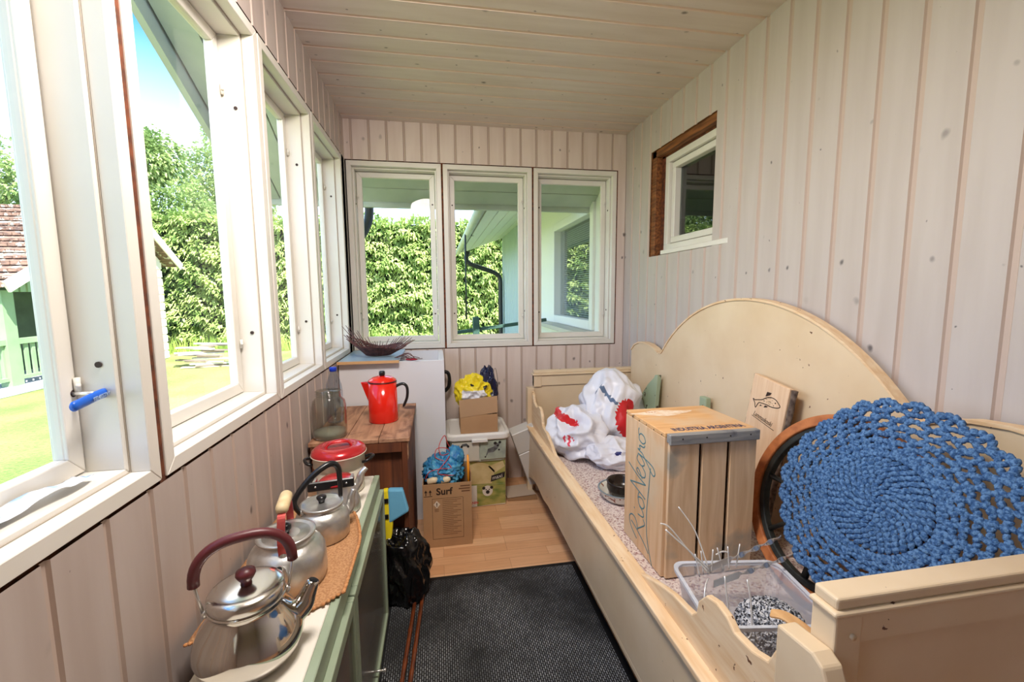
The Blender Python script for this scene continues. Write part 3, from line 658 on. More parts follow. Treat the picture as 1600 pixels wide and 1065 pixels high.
GREENP = mat('flaking_green_paint', S(164, 178, 148), .6, col2=S(150, 166, 138), scale=6, chips=S(72, 64, 50), chip_t=.62, chip_s=26)
g = MB(); sp_ = [(0, 0), (.30, 0), (.30, .43), (.27, .425), (.262, .41), (.20, .36), (.13, .28), (.07, .17), (.03, .06)]
g.prism([(1.02-0+.0+u*.0+0, 0) for u, v in []] or [(u, v) for u, v in sp_], lambda u, v, d: (1.215+d-.03*(1-v/.43), 2.50-u, .412+v), -.012, .012)
tag(g.build('shaped_board', GREENP, bevel=.002), 'curved green painted board with flaking paint behind the plastic bags', 'board')
g = MB(); g.box((1.205, 1.76, .412), (1.232, 1.81, .815)); tag(g.build('green_post', GREENP, bevel=.003), 'flaking green painted post end rising just behind the apple crate', 'post')
kb = thing('cardboard_box', (1.2, .9, .41), 'low brown printed cardboard box lying behind the wagon wheel', 'box')
MB().box((1.165, .70, .412), (1.236, 1.17, .50)).build('box_body', CARDD, kb, bevel=.002)
text('SERLA-RULLA', .04, frame((1.163, 1.13, .437), (0, -1, 0), (0, 0, 1)), 'printed_lettering', INK, kb, .0002)

# ------------------------------------------------------------------ plastic bags on the bed
PLA = mat('white_plastic_bag', S(236, 236, 242), .35, col2=S(222, 223, 234), scale=3, bump=.35, bscale=16)
REDP = mat('red_print', S(206, 34, 42), .4); PINKP = mat('pink_print', S(220, 70, 90), .4); NAVYP = mat('navy_print', S(40, 44, 110), .4); GREYP = mat('grey_blue_print', S(92, 112, 142), .4); TEALP = mat('light_blue_print', S(176, 214, 226), .4)
def bag(name, c, rad, seed, label, prints=(), amp=.34, freq=1.7, cat='bag', m=PLA, floor=.405, sub=5, mtx=None, group=None, octv=3, gain=.34):
    mb = MB(); mb.blob(c, rad, sub, amp, freq, seed, floor=floor, mtx=mtx, octv=octv, gain=gain)
    mats = [m]+[p[0] for p in prints]
    # printed areas: decided on the direction from the centre, so the print belongs to the skin
    cc = Vector(c)
    for fi, f in enumerate(mb.f):
        q = sum((Vector(mb.v[i]) for i in f), Vector())/len(f)-cc
        n_ = Vector((q.x/rad[0], q.y/rad[1], q.z/rad[2])).normalized()
        for pi_, (pm, test) in enumerate(prints):
            if test(n_): mb.m[fi] = pi_+1
    o = mb.build(name, mats, recalc=False); tag(o, label, cat, group)
    b = o.modifiers.new('sub', 'SUBSURF'); b.levels = 1; b.render_levels = 1
    return o
def dirn(x, y, z): return Vector((x, y, z)).normalized()
d1 = dirn(-.35, -.9, .35)
bag('plastic_bag', (1.0, 2.36, .585), (.175, .185, .235), 3, 'tallest white plastic bag on the bed with a red disc and grey lettering', [
    (REDP, lambda n: (n-dirn(.12, -.93, .12)).length < .42), (GREYP, lambda n: abs((n-dirn(-.42, -.7, .62)).dot(dirn(.7, 0, .7))) < .05 and (n-dirn(-.42, -.7, .62)).length < .33),
    (GREYP, lambda n: (n-dirn(-.70, -.4, .75)).length < .10)], amp=.26, freq=1.35)
bag('plastic_bag', (.765, 2.28, .515), (.150, .19, .145), 11, 'crumpled white carrier bag with red print at the bed rail', [
    (REDP, lambda n: .60 < n.z < .80 and n.x < -.25 and abs(n.y) < .75), (PINKP, lambda n: (n-dirn(-.6, -.75, .1)).length < .16 and math.sin(n.x*60) > 0)], amp=.28, freq=1.4)
bag('plastic_bag', (.885, 2.06, .465), (.125, .11, .075), 23, 'small white plastic bag with a navy mark lying behind the dark bowl', [
    (NAVYP, lambda n: (n-dirn(-.1, -.85, .45)).length < .13)], amp=.26, freq=1.5)
MB().tube([(0, 0, 0), (0, 0, .001)], .001, 3)

# bowls
bw = thing('serving_bowl', (.772, 1.70, .405), 'white patterned enamel bowl with grey rim on the blanket', 'bowl')
FLOR = mat('floral_enamel', S(228, 224, 214), .25, col2=S(150, 96, 78), scale=55, lo=.60, hi=.64, detail=1)
MB().lathe([(.0, .003), (.066, .0), (.082, .014), (.094, .040), (.097, .046), (.092, .045), (.080, .018), (.062, .008), (0, .007)], (.772, 1.70, .405), 40).build('bowl_body', FLOR, bw)
MB().lathe([(.092, .0445), (.100, .0455), (.100, .048), (.092, .047), (.092, .0445)], (.772, 1.70, .405), 40, closed=True).build('rim', mat('grey_blue_enamel', S(120, 134, 142), .3), bw)
DKB = mat('dark_glazed_clay', S(48, 38, 32), .25, col2=S(28, 22, 20), scale=12)
b3 = MB().lathe([(.0, .0), (.042, .0), (.058, .012), (.067, .034), (.066, .052), (.069, .062), (.066, .066), (.060, .060), (.056, .036), (.040, .016), (0, .012)], (.782, 1.708, .4165), 40).build('clay_bowl', DKB)
tag(b3, 'dark brown glazed clay bowl standing inside the patterned bowl', 'bowl')

# ------------------------------------------------------------------ clear tub with gravel and metal spikes
TUBM = glass_mat('clear_plastic', (.80, .82, .86, 1), 1.2, .12)
MATS['clear_plastic'] = TUBM
TUBM = mat('milky_plastic', S(214, 218, 226), .3, alpha=.42, spec=.6)
tub = thing('plastic_tub', (.78, .93, .405), 'clear milky plastic tub in front of the apple crate', 'tub')
tm = Matrix.Translation((.775, .925, .406)) @ Matrix.Rotation(math.radians(-9), 4, 'Z')
def rrect(w, d, r, n=5):
    p = []
    for cx_, cy_, a0 in ((w/2-r, d/2-r, 0), (-w/2+r, d/2-r, PI/2), (-w/2+r, -d/2+r, PI), (w/2-r, -d/2+r, 1.5*PI)):
        for i in range(n+1): a = a0+PI/2*i/n; p.append((cx_+r*math.cos(a), cy_+r*math.sin(a)))
    return p
def loft(mb, rings, mi=0, smooth=False, capb=True, capt=False):
    n = len(rings[0]); vs = [v for q in rings for v in q]; fs = [(i*n+j, i*n+(j+1) % n, (i+1)*n+(j+1) % n, (i+1)*n+j) for i in range(len(rings)-1) for j in range(n)]
    if capb: fs.append(tuple(range(n))[::-1])
    if capt: fs.append(tuple((len(rings)-1)*n+j for j in range(n)))
    return mb.add(vs, fs, mi, smooth)
def rr(w, d, r, z, m_): return [m_ @ Vector((x, y, z)) for x, y in rrect(w, d, r)]
tb = MB(); loft(tb, [rr(.25, .20, .03, 0, tm), rr(.27, .215, .03, .05, tm), rr(.29, .235, .032, .118, tm)]); tb.build('tub_body', TUBM, tub, recalc=False)
tb = MB(); loft(tb, [rr(.288, .233, .032, .113, tm), rr(.306, .251, .035, .113, tm), rr(.308, .253, .035, .123, tm), rr(.288, .233, .032, .122, tm)], capb=False); tb.build('rim', mat('milky_plastic_rim', S(222, 226, 234), .3, alpha=.75), tub)
gr = MB().blob((.835, .905, .432), (.082, .078, .062), 5, .10, 9, 4, floor=.408)
def grav():
    m = bpy.data.materials.new('speckled_granules'); m.use_nodes = True; t = m.node_tree; N = t.nodes; L = t.links; b = N['Principled BSDF']; b.inputs['Roughness'].default_value = .8
    tcn = N.new('ShaderNodeTexCoord'); vo = N.new('ShaderNodeTexVoronoi'); vo.inputs['Scale'].default_value = 230; L.new(tcn.outputs['Object'], vo.inputs['Vector'])
    sp = N.new('ShaderNodeSeparateColor'); L.new(vo.outputs['Color'], sp.inputs[0]); r = N.new('ShaderNodeValToRGB'); L.new(sp.outputs[0], r.inputs[0]); r.color_ramp.interpolation = 'CONSTANT'
    e = r.color_ramp.elements; e[0].color = S(40, 42, 48); e[1].position = .3; e[1].color = S(206, 208, 214); q = e.new(.6); q.color = S(128, 132, 142); q = e.new(.8); q.color = S(236, 236, 240)
    L.new(r.outputs[0], b.inputs['Base Color']); u = N.new('ShaderNodeBump'); u.inputs['Distance'].default_value = .004; L.new(vo.outputs['Distance'], u.inputs['Height']); L.new(u.outputs[0], b.inputs['Normal']); return m
tag(gr.build('granules', grav()), 'mound of black and white speckled granules inside the clear tub', 'granules', kind='stuff')
sk = thing('candle_spike_holder', (.73, .95, .50), 'silver metal strips with bent wire spikes lying across the clear tub', 'metalwork')
def strip(p, q, name):
    p, q = Vector(p), Vector(q); m_ = MB(); n = 30; d = q-p; up = Vector((0, 0, 1)); vs = []
    for i in range(n+1):
        c_ = p+d*i/n; tw = math.sin(i*1.05)*.004*(i > 8); w_ = .010 if i < 10 else .0055
        vs += [c_+up*w_+Vector((0, tw, 0)), c_-up*w_-Vector((0, tw, 0))]
    m_.add(vs, [(2*i, 2*i+1, 2*i+3, 2*i+2) for i in range(n)]); o = m_.build(name, CHROME, sk, recalc=False); s_ = o.modifiers.new('solid', 'SOLIDIFY'); s_.thickness = .0015
strip((.700, .985, .555), (.955, 1.02, .600), 'serrated_strip'); strip((.700, .955, .535), (.965, .985, .565), 'serrated_strip')
BRW = mat('bright_wire', S(236, 234, 230), .3, .35)
def wire(pts, r=.0021, m=BRW): MB().tube(spline(pts, 5), r, 6).build('wire', m, sk)
wire([(.700, .975, .550), (.655, 1.01, .605), (.612, 1.03, .660), (.590, 1.04, .668)]); wire([(.705, .98, .555), (.66, 1.00, .60), (.60, 1.03, .655)])
wire([(.705, .985, .555), (.69, 1.03, .64), (.655, 1.06, .70)], .0018)
for x, y, dx in ((.672, .975, -.010), (.690, .985, -.004), (.712, .985, .010), (.752, .99, -.014), (.770, .99, .0), (.795, .995, .016)):
    wire([(x, y, .545), (x+dx, y+.01, .605)], .0018)
wire([(.735, 1.0, .585), (.755, 1.0, .592), (.775, 1.0, .586)]); wire([(.690, .965, .545), (.665, .94, .545), (.650, .92, .520), (.655, .915, .512)], .002)
wire([(.700, .915, .585), (.700, .893, .50), (.705, .878, .455), (.725, .868, .448), (.745, .868, .46), (.755, .885, .52), (.757, .905, .575)], .0022)

# black jar and split wood pieces near the bed end
jb = thing('black_jar', (.80, .735, .405), 'glossy black jar under the split wood in the bed corner', 'jar')
MB().lathe([(0, 0), (.05, 0), (.056, .01), (.057, .075), (.05, .095), (.036, .105), (.036, .115), (0, .115)], (.785, .735, .405), 32).build('jar_body', mat('glossy_black', S(12, 12, 14), .08), jb)
SPW = wood('split_pine', S(206, 152, 96), S(234, 190, 134), (20, 3, 20), 2, None)
def curved_strip(name, pts, w, th, m_, label, cat, group=None):
    pts = spline(pts, 6); mb = MB(); vs = []
    for i, p in enumerate(pts):
        d = (pts[min(i+1, len(pts)-1)]-pts[max(i-1, 0)]).normalized(); s_ = d.cross(Vector((0, 0, 1))).normalized(); u_ = s_.cross(d)
        ww = w*(.75+.25*math.sin(PI*i/(len(pts)-1)))
        vs += [p-s_*ww/2, p+s_*ww/2, p+s_*ww/2+u_*th, p-s_*ww/2+u_*th]
    n = len(pts); fs = [(i*4+j, i*4+(j+1) % 4, (i+1)*4+(j+1) % 4, (i+1)*4+j) for i in range(n-1) for j in range(4)]+[(0, 1, 2, 3), (n*4-4, n*4-3, n*4-2, n*4-1)]
    mb.add(vs, fs); o = mb.build(name, m_, bevel=.0015); tag(o, label, cat, group); return o
curved_strip('split_wood', [(.735, .80, .565), (.755, .775, .572), (.775, .72, .56), (.79, .66, .53), (.80, .60, .515)], .035, .006, SPW, 'narrow curled strip of split pine over the black jar', 'wood')
o = MB().box((-.05, -.07, 0), (.06, .07, .006)).build('split_wood', SPW, bevel=.002); o.location = (.855, .685, .555); o.rotation_euler = (.12, .05, -.25); tag(o, 'flat pale wood offcut leaning inside the near bed corner', 'wood')
# ------------------------------------------------------------------ low glass-fronted cabinet
GRN = mat('sage_green_paint', S(158, 172, 148), .4, col2=S(146, 160, 136), scale=5)
CABT = mat('cream_laminate', S(232, 226, 214), .3)
GLS = mat('cabinet_glass', S(132, 128, 120), .16, alpha=.72, col2=S(118, 112, 106), scale=6)  # grey in the pane colour stands in for reflections on the glass
DARKIN = mat('cabinet_interior', S(168, 158, 148), .8)
cab = thing('glass_cabinet', (-.36, 1.1, 0), 'low shallow cabinet with a cream top and green framed glass doors under the left windows', 'cabinet')
kx0, kx1, ky0, ky1 = -.466, -.252, .45, 1.684
b_ = MB(); b_.box((kx0, ky0, .02), (kx0+.012, ky1, .578)); b_.box((kx0+.012, ky1-.016, .02), (kx1-.006, ky1, .578)); b_.box((kx0+.012, ky0, .02), (kx1-.006, ky0+.016, .578)); b_.box((kx0+.012, ky0+.016, .02), (kx1-.02, ky1-.016, .04)); b_.box((kx0+.012, ky0+.016, .30), (kx1-.03, ky1-.016, .314))
b_.build('cabinet_body', DARKIN, cab)
MB().box((kx0, ky0-.004, .579), (kx1-.008, ky1, .599)).build('cabinet_top', CABT, cab, bevel=.002)
f = MB(); f.box((kx1-.0075, ky0, .545), (kx1+.012, ky1+.002, .599)); f.box((kx1-.0055, ky1-.028, .02), (kx1+.006, ky1+.002, .5445)); f.build('front_frame', GRN, cab, bevel=.002)
def cdoor(y0, y1, hy):
    d = MB(); x0, x1 = kx1+.0075, kx1+.027; z0, z1 = .012, .543; w = .034
    d.box((x0, y0, z0), (x1, y0+w, z1)); d.box((x0, y1-w*.6, z0), (x1, y1, z1)); d.box((x0, y0+w, z0), (x1, y1-w*.6, z0+.022)); d.box((x0, y0+w, z1-w), (x1, y1-w*.6, z1))
    do = d.build('glass_door', GRN, cab, bevel=.003, seg=2)
    MB().box((x0+.008, y0+w-.002, z0+.02), (x0+.011, y1-w*.6+.002, z1-w+.002)).build('pane', GLS, do)
    if hy: MB().tube([(x1-.02, hy, .06), (x1+.022, hy, .06)], .0035, 8).tube([(x1+.018, hy, .06), (x1+.026, hy, .06)], .006, 10).build('handle', CHROME, do)
    return do
cdoor(1.075, 1.682, 1.36); cdoor(.46, 1.069, .62)
# burlap runner
BUR = mat('burlap', S(196, 148, 104), .95, col2=S(170, 120, 80), scale=180, stretch=(1, 1, 1), lo=.4, hi=.6, bump=.4, bscale=320)
rn = MB(); vs = []; fs = []; nx, ny = 16, 34
def run_pt(s_, t_):
    y0_ = .905+.02*s_+(.075*max(0, (s_-.72)/.28)); y = y0_+(1.437-y0_)*t_
    xr = -.236-.07*max(0, (y-1.20)/.24)**1.6-(.012 if y < .96 else 0); x = -.520+s_*(xr+.520)
    ov = max(0, x-(kx1+.010)); z = .6035+.0022*noise.noise(Vector((x*20, y*20, 0)))-max(0, kx0-x)*.15
    return (x, y, z-ov*.3)
for j in range(ny+1):
    for i in range(nx+1): vs.append(run_pt(i/nx, j/ny))
for j in range(ny):
    for i in range(nx): a = j*(nx+1)+i; fs.append((a, a+1, a+nx+2, a+nx+1))
rn.add(vs, fs, 0, True); ro_ = rn.build('burlap_runner', BUR, recalc=False); sd = ro_.modifiers.new('solid', 'SOLIDIFY'); sd.thickness = .003; sd.offset = 1
tag(ro_, 'brown burlap runner with a knotted edge lying on the cabinet top', 'cloth')
kn = MB()
for j in range(75):
    p = Vector(run_pt(1, j/74)); kn.blob(p+Vector((.002, 0, .003)), (.0048, .0050, .0034), 1, .3, 3, j)
for i in range(34):
    p = Vector(run_pt(i/33, 0)); kn.blob(p+Vector((0, -.002, .003)), (.0045, .0045, .0034), 1, .3, 3, i)
kn.build('knotted_edge', mat('burlap_knots', S(204, 148, 98), .95, col2=S(176, 116, 70), scale=120), ro_)

# ------------------------------------------------------------------ kettles
def spout(mb, pts, rs, n=14): mb.tube(spline(pts, 5), [rs[0]+(rs[-1]-rs[0])*i/((len(pts)-1)*5) if len(rs) == 2 else rs[min(i//5, len(rs)-1)] for i in range((len(pts)-1)*5+1)], n, cap=True)
ZK = .6065
# 1 : polished pear shaped kettle
K1 = Vector((-.372, .842, .6005))
k1 = thing('kettle', K1, 'polished steel pear-shaped kettle with a burgundy bail handle, nearest on the cabinet', 'kettle')
MB().lathe([(0, 0), (.066, 0), (.072, .003), (.087, .020), (.094, .042), (.092, .060), (.083, .082), (.071, .100), (.0635, .114), (.0625, .122), (.066, .125), (.0665, .128)], K1, 56).build('kettle_body', STEEL, k1)
ld = MB().lathe([(.0630, .126), (.0650, .129), (.0645, .145), (.0605, .150), (.048, .1535), (.03, .1545), (0, .155)], K1, 56).build('lid', mat('satin_steel_lid', S(212, 208, 202), .2, 1), k1)
BURG = mat('burgundy_bakelite', S(92, 34, 38), .4)
MB().lathe([(0, 0), (.010, 0), (.009, .006), (.014, .013), (.0175, .020), (.016, .027), (.006, .032), (0, .033)], K1+Vector((0, 0, .1545)), 24).build('knob', BURG, ld)
sp_dir = Vector((.93, .36, 0)).normalized()
s = MB(); spout(s, [K1+sp_dir*.068+Vector((0, 0, .055)), K1+sp_dir*.092+Vector((0, 0, .075)), K1+sp_dir*.103+Vector((0, 0, .094)), K1+sp_dir*.115+Vector((0, 0, .119))], [.027, .0115]); so = s.build('spout', STEEL, k1)
tp_ = K1+sp_dir*.1155+Vector((0, 0, .120)); d_ = (sp_dir*.016+Vector((0, 0, .032))).normalized()
MB().tube([tp_-d_*.003, tp_+d_*.0006], .0088, 20).build('spout_opening', mat('black_hole', S(6, 6, 6), .9), so)
hd = sp_dir
def bail(base, zr, rx, z0, zt, r, m, root, name='handle', wires=True, ang=None, flat=None, squash=1):
    d = ang or hd; P = []
    for i in range(25):
        a = PI*i/24; u = math.cos(a); P.append(base+d*(rx*(abs(u)**squash)*(1 if u > 0 else -1))+Vector((0, 0, z0+(zt-z0)*math.sin(a)**.8)))
    return P
P = bail(K1, 0, .080, .178, .250, .0095, BURG, k1, squash=.8)
h1 = MB().tube(P, .0098, 14).build('bail_handle', BURG, k1)
for sg, pe in ((1, P[0]), (-1, P[-1])):
    wr_ = MB(); wr_.tube([pe, K1+hd*sg*.074+Vector((0, 0, .145)), K1+hd*sg*.070+Vector((0, 0, .122))], .0028, 8); wr_.blob(K1+hd*sg*.0675+Vector((0, 0, .119)), (.006, .006, .008), 2, 0, 1); wr_.build('handle_wire', CHROME, h1)
# 2 : large aluminium kettle, red strap handle with wooden grip
K2 = Vector((-.375, 1.068, ZK))
k2 = thing('kettle', K2, 'large dull aluminium kettle with a red strap handle and cream wooden grip', 'kettle')
MB().lathe([(0, 0), (.078, 0), (.084, .004), (.0875, .02), (.0875, .060), (.085, .076), (.078, .090), (.066, .099), (.057, .104), (.055, .110), (.062, .117), (.064, .120)], K2, 56).build('kettle_body', ALU, k2)
l2 = MB().lathe([(.066, .119), (.066, .123), (.058, .123), (.050, .118), (.03, .120), (0, .121)], K2, 48).build('lid', ALU, k2)
MB().lathe([(0, 0), (.006, 0), (.007, .006), (.012, .013), (.012, .020), (.006, .025), (0, .025)], K2+Vector((0, 0, .120)), 24).build('knob', BLACKP, l2)
s = MB(); a2 = Vector((.18, -.98, 0)).normalized(); spout(s, [K2+a2*.076+Vector((0, 0, .05)), K2+a2*.100+Vector((0, 0, .066)), K2+a2*.112+Vector((0, 0, .090)), K2+a2*.120+Vector((0, 0, .102))], [.019, .0085]); so = s.build('spout', ALU, k2)
t2 = K2+a2*.1203+Vector((0, 0, .1025)); dd = (a2*.008+Vector((0, 0, .012))).normalized(); MB().tube([t2-dd*.002, t2+dd*.0008], .0062, 16).build('spout_opening', MATS['black_hole'], so)
REDM = mat('red_anodised', S(206, 92, 88), .28, .75)
hb = MB(); Q = [K2+a2*.064+Vector((0, 0, .100)), K2+a2*.072+Vector((0, 0, .135)), K2+a2*.060+Vector((0, 0, .172)), K2+a2*.034+Vector((0, 0, .194)), K2-a2*.034+Vector((0, 0, .194)), K2-a2*.060+Vector((0, 0, .172)), K2-a2*.072+Vector((0, 0, .135)), K2-a2*.064+Vector((0, 0, .100))]
Qs = spline(Q, 5); side = Vector((-a2.y, a2.x, 0)); vs = []
for i, p in enumerate(Qs):
    d = (Qs[min(i+1, len(Qs)-1)]-Qs[max(i-1, 0)]).normalized(); nn = d.cross(side).normalized(); vs += [p-side*.0085-nn*.0015, p+side*.0085-nn*.0015, p+side*.0085+nn*.0015, p-side*.0085+nn*.0015]
nq = len(Qs); hb.add(vs, [(i*4+j, i*4+(j+1) % 4, (i+1)*4+(j+1) % 4, (i+1)*4+j) for i in range(nq-1) for j in range(4)]+[(0,1,2,3),(nq*4-4,nq*4-3,nq*4-2,nq*4-1)])
hbo = hb.build('bail_handle', REDM, k2)
MB().tube([K2+a2*.044+Vector((0, 0, .196)), K2+a2*.034+Vector((0, 0, .2)), K2-a2*.034+Vector((0, 0, .2)), K2-a2*.044+Vector((0, 0, .196))], [.011, .0145, .0145, .011], 16).build('grip', mat('cream_wood_grip', S(226, 204, 160), .5, col2=S(206, 178, 130), scale=30), hbo)
MB().blob(K2+a2*.063+Vector((0, 0, .100)), (.010, .006, .011), 2, 0, 1).build('handle_lug', ALU, k2)
# 3 : aluminium kettle with black handle
K3 = Vector((-.343, 1.262, ZK))
k3 = thing('kettle', K3, 'straight-sided aluminium kettle with a black knob and raised black handle', 'kettle')
MB().lathe([(0, 0), (.068, 0), (.072, .004), (.0735, .03), (.0725, .060), (.068, .073), (.058, .082), (.051, .086), (.050, .092), (.056, .096)], K3, 48).build('kettle_body', ALU, k3)
l3 = MB().lathe([(.058, .094), (.059, .100), (.052, .100), (.046, .096), (.02, .100), (0, .101)], K3, 48).build('lid', ALU, k3)
MB().lathe([(0, 0), (.008, 0), (.009, .006), (.0135, .013), (.0135, .018), (0, .020)], K3+Vector((0, 0, .1)), 24).build('knob', BLACKP, l3)
a3 = Vector((.80, .60, 0)).normalized()
s = MB(); spout(s, [K3+a3*.060+Vector((0, 0, .04)), K3+a3*.082+Vector((0, 0, .055)), K3+a3*.088+Vector((0, 0, .085)), K3+a3*.098+Vector((0, 0, .106))], [.017, .0075]); s.build('spout', ALU, k3)
Ph = spline([K3-a3*.060+Vector((0, 0, .088)), K3-a3*.074+Vector((0, 0, .125)), K3-a3*.052+Vector((0, 0, .160)), K3-a3*.01+Vector((0, 0, .192)), K3+a3*.030+Vector((0, 0, .206)), K3+a3*.052+Vector((0, 0, .190)), K3+a3*.056+Vector((0, 0, .150)), K3+a3*.056+Vector((0, 0, .100))], 5)
MB().tube(Ph, [.006+.003*math.sin(PI*i/(len(Ph)-1)) for i in range(len(Ph))], 10).build('bail_handle', BLACKP, k3)
MB().blob(K3-a3*.056+Vector((0, 0, .09)), (.009, .009, .011), 2, 0, 1).build('handle_lug', ALU, k3)
# 4 : aluminium coffee kettle, red lid, flat black bail
K4 = Vector((-.338, 1.425, .6005))
k4 = thing('kettle', K4, 'small aluminium kettle with a red lid and flat black bar handle beside the pot', 'kettle')
MB().lathe([(0, 0), (.068, 0), (.072, .006), (.070, .03), (.060, .062), (.052, .086), (.050, .095), (.052, .098)], K4, 40).build('kettle_body', ALU, k4)
REDL = mat('red_metallic_lid', S(196, 42, 48), .22, .35, coat=.5)
MB().lathe([(.054, .097), (.055, .102), (.048, .108), (.03, .112), (0, .113)], K4, 40).build('lid', REDL, k4)
s = MB(); a4 = Vector((.86, .5, 0)).normalized(); spout(s, [K4+a4*.050+Vector((0, 0, .05)), K4+a4*.072+Vector((0, 0, .075)), K4+a4*.080+Vector((0, 0, .098)), K4+a4*.100+Vector((0, 0, .116))], [.017, .008]); s.build('spout', CHROME, k4)
h4 = MB(); a5 = Vector((.985, .17, 0)).normalized(); c4 = K4+Vector((-.005, -.050, .108))
h4.beam(c4-a5*.068, c4+a5*.068, .008, .030); h4.build('bar_handle', BLACKP, k4, bevel=.003)
for sg in (-.045, .045): q = c4+a5*sg-Vector((-a5.y, a5.x, 0))*.0045; MB().tube([q, q-Vector((-a5.y, a5.x, 0))*.001], .003, 10).build('rivet', CHROME, k4)
for sg in (-1, 1): MB().box(c4+a5*sg*.055+Vector((-.004, .003, -.012)), c4+a5*sg*.055+Vector((.004, .05, .008))).build('handle_bracket', ALU, k4)
MB().box(K4+Vector((-.085, -.02, .06)), K4+Vector((-.055, .01, .092))).build('handle_hinge', ALU, k4, bevel=.002)
# 5 : cream pot with big red lid
K5 = Vector((-.362, 1.583, .6005))
k5 = thing('cooking_pot', K5, 'cream enamel pot with a large domed red lid and black side handles', 'pot')
ENC = mat('cream_enamel', S(222, 214, 196), .25)
MB().lathe([(0, 0), (.078, 0), (.083, .006), (.083, .085), (.081, .088), (.081, .094), (.087, .098), (.087, .136), (.090, .139)], K5, 48).build('pot_body', ENC, k5)
lr = MB().lathe([(.093, .138), (.0935, .142), (.090, .152), (.078, .162), (.062, .167), (.050, .164), (.035, .160), (0, .159)], K5, 56).build('lid', REDL, k5)
MB().lathe([(.0915, .1365), (.0945, .1375), (.0945, .1405), (.0915, .141)], K5, 56, closed=True).build('lid_rim', ENC, lr)
hb5 = MB(); q = K5+Vector((0, 0, .160)); hb5.tube(spline([q+Vector((-.042, -.012, 0)), q+Vector((-.028, -.008, .016)), q+Vector((0, 0, .020)), q+Vector((.028, .008, .016)), q+Vector((.042, .012, 0))], 5), .0105, 10, flat=(1.3, .5)); hb5.build('lid_grip', REDL, lr)
for sg in (-1, 1):
    h = MB(); a = K5+Vector((sg*.084, -.026, .105)); b = K5+Vector((sg*.084, .030, .105)); h.tube(spline([a, a+Vector((sg*.018, 0, .006)), (a+b)/2+Vector((sg*.034, 0, .012)), b+Vector((sg*.018, 0, .006)), b], 6), .0052, 8); h.build('side_handle', BLACKP, k5)

# ------------------------------------------------------------------ wooden box table with jar, bottle and red pot
DKW = wood('dark_stained_wood', S(70, 36, 22), S(124, 68, 38), (26, 26, 1.6), 1.4, S(52, 26, 18), thr=.55, bump=.1)
TBW = wood('worn_table_top', S(134, 92, 68), S(186, 140, 108), (14, 2, 14), 2.2, S(92, 58, 42), bump=.2, lo=.35, hi=.6, thr=.56, stsc=9)
tbx = thing('wooden_box_table', (-.33, 2.12, 0), 'dark stained upright wooden box with a worn plank top, standing beyond the cabinet', 'table')
tx0, tx1, ty0, ty1 = -.534, -.130, 1.815, 2.405
for a, b in ((0, .140), (.142, .276), (.278, .404)): MB().box((tx0+a, ty0, .682), (tx0+b, ty1, .700)).build('top_plank', TBW, tbx, bevel=.002)
MB().box((tx0+.008, ty0+.014, .0), (tx0+.03, ty1-.01, .681)).build('side_panel', DKW, tbx)
MB().box((tx1-.034, ty0+.004, .0), (tx1-.012, ty1-.01, .681)).build('side_panel', DKW, tbx, bevel=.002)
MB().box((tx0+.031, ty0+.03, .02), (tx1-.035, ty0+.045, .680)).build('front_panel', DKW, tbx)
MB().box((tx0+.008, ty0+.002, .640), (tx1-.0345, ty0+.012, .681)).build('top_rail', DKW, tbx)
MB().box((tx1-.0115, ty0+.01, .60), (tx1-.008, ty0+.05, .681)).build('corner_strip', TBW, tbx)
JG = glass_mat('jar_glass', (.90, .92, .90, 1), 1.6, .02)
j = thing('glass_jar', (-.462, 1.888, .7005), 'big empty wide-mouthed glass jar on the left front of the box table', 'jar')
J = Vector((-.462, 1.888, .7005))
MB().lathe([(0, .004), (.060, .0), (.067, .008), (.069, .03), (.069, .135), (.064, .158), (.052, .172), (.049, .180), (.049, .198), (.051, .200)], J, 48).lathe([(0, .010), (.058, .008), (.064, .014), (.066, .03), (.066, .134), (.061, .156), (.049, .170), (.0465, .18), (.0465, .198)], J, 48).build('jar_body', JG, j, recalc=False)
rg_ = MB()
for z in (.182, .190, .199): rg_.lathe([(.0495, z-.002), (.0525, z), (.0495, z+.002)], J, 40, closed=True)
rg_.build('jar_thread', JG, j)
MB().lathe([(.0, .0045), (.058, .0045), (.0635, .012), (.0645, .028), (.0, .030)], J, 40).build('residue', mat('whitish_residue', S(190, 184, 168), .6, alpha=.5), j)
bt = thing('water_bottle', (-.495, 2.12, .7005), 'clear plastic water bottle with a blue cap behind the glass jar', 'bottle')
B = Vector((-.492, 2.12, .7005)); BG = glass_mat('bottle_plastic', (.78, .84, .90, 1), 1.5, .04)
MB().lathe([(0, .0), (.034, .0), (.038, .01), (.038, .06), (.036, .065), (.038, .07), (.038, .15), (.034, .18), (.024, .212), (.0145, .235), (.0135, .245)], B, 36).build('bottle_body', BG, bt, recalc=False)
MB().lathe([(0, .262), (.0155, .262), (.0165, .259), (.0165, .243), (.014, .242)], B, 28).build('cap', mat('blue_cap', S(20, 60, 190), .35), bt)
rp = thing('coffee_pot', (-.265, 2.10, .7005), 'bright red enamel coffee pot with a black handle on the box table', 'coffee pot')
E0 = Vector((-.267, 2.095, .7005)); REDE = mat('red_enamel', S(226, 34, 18), .16, coat=.4)
MB().lathe([(0, 0), (.066, 0), (.069, .004), (.0675, .06), (.0655, .188)], E0, 48).build('pot_body', REDE, rp)
MB().lathe([(.0655, .188), (.0675, .1895), (.0675, .1915), (.065, .193)], E0, 48, closed=True).build('black_rim', BLACKP, rp)
le = MB().lathe([(.066, .192), (.064, .198), (.045, .210), (.02, .216), (0, .217)], E0, 48).build('lid', REDE, rp)
MB().lathe([(0, .2155), (.011, .2155), (.014, .222), (.014, .236), (.010, .240), (0, .240)], E0, 20).build('knob', BLACKP, le)
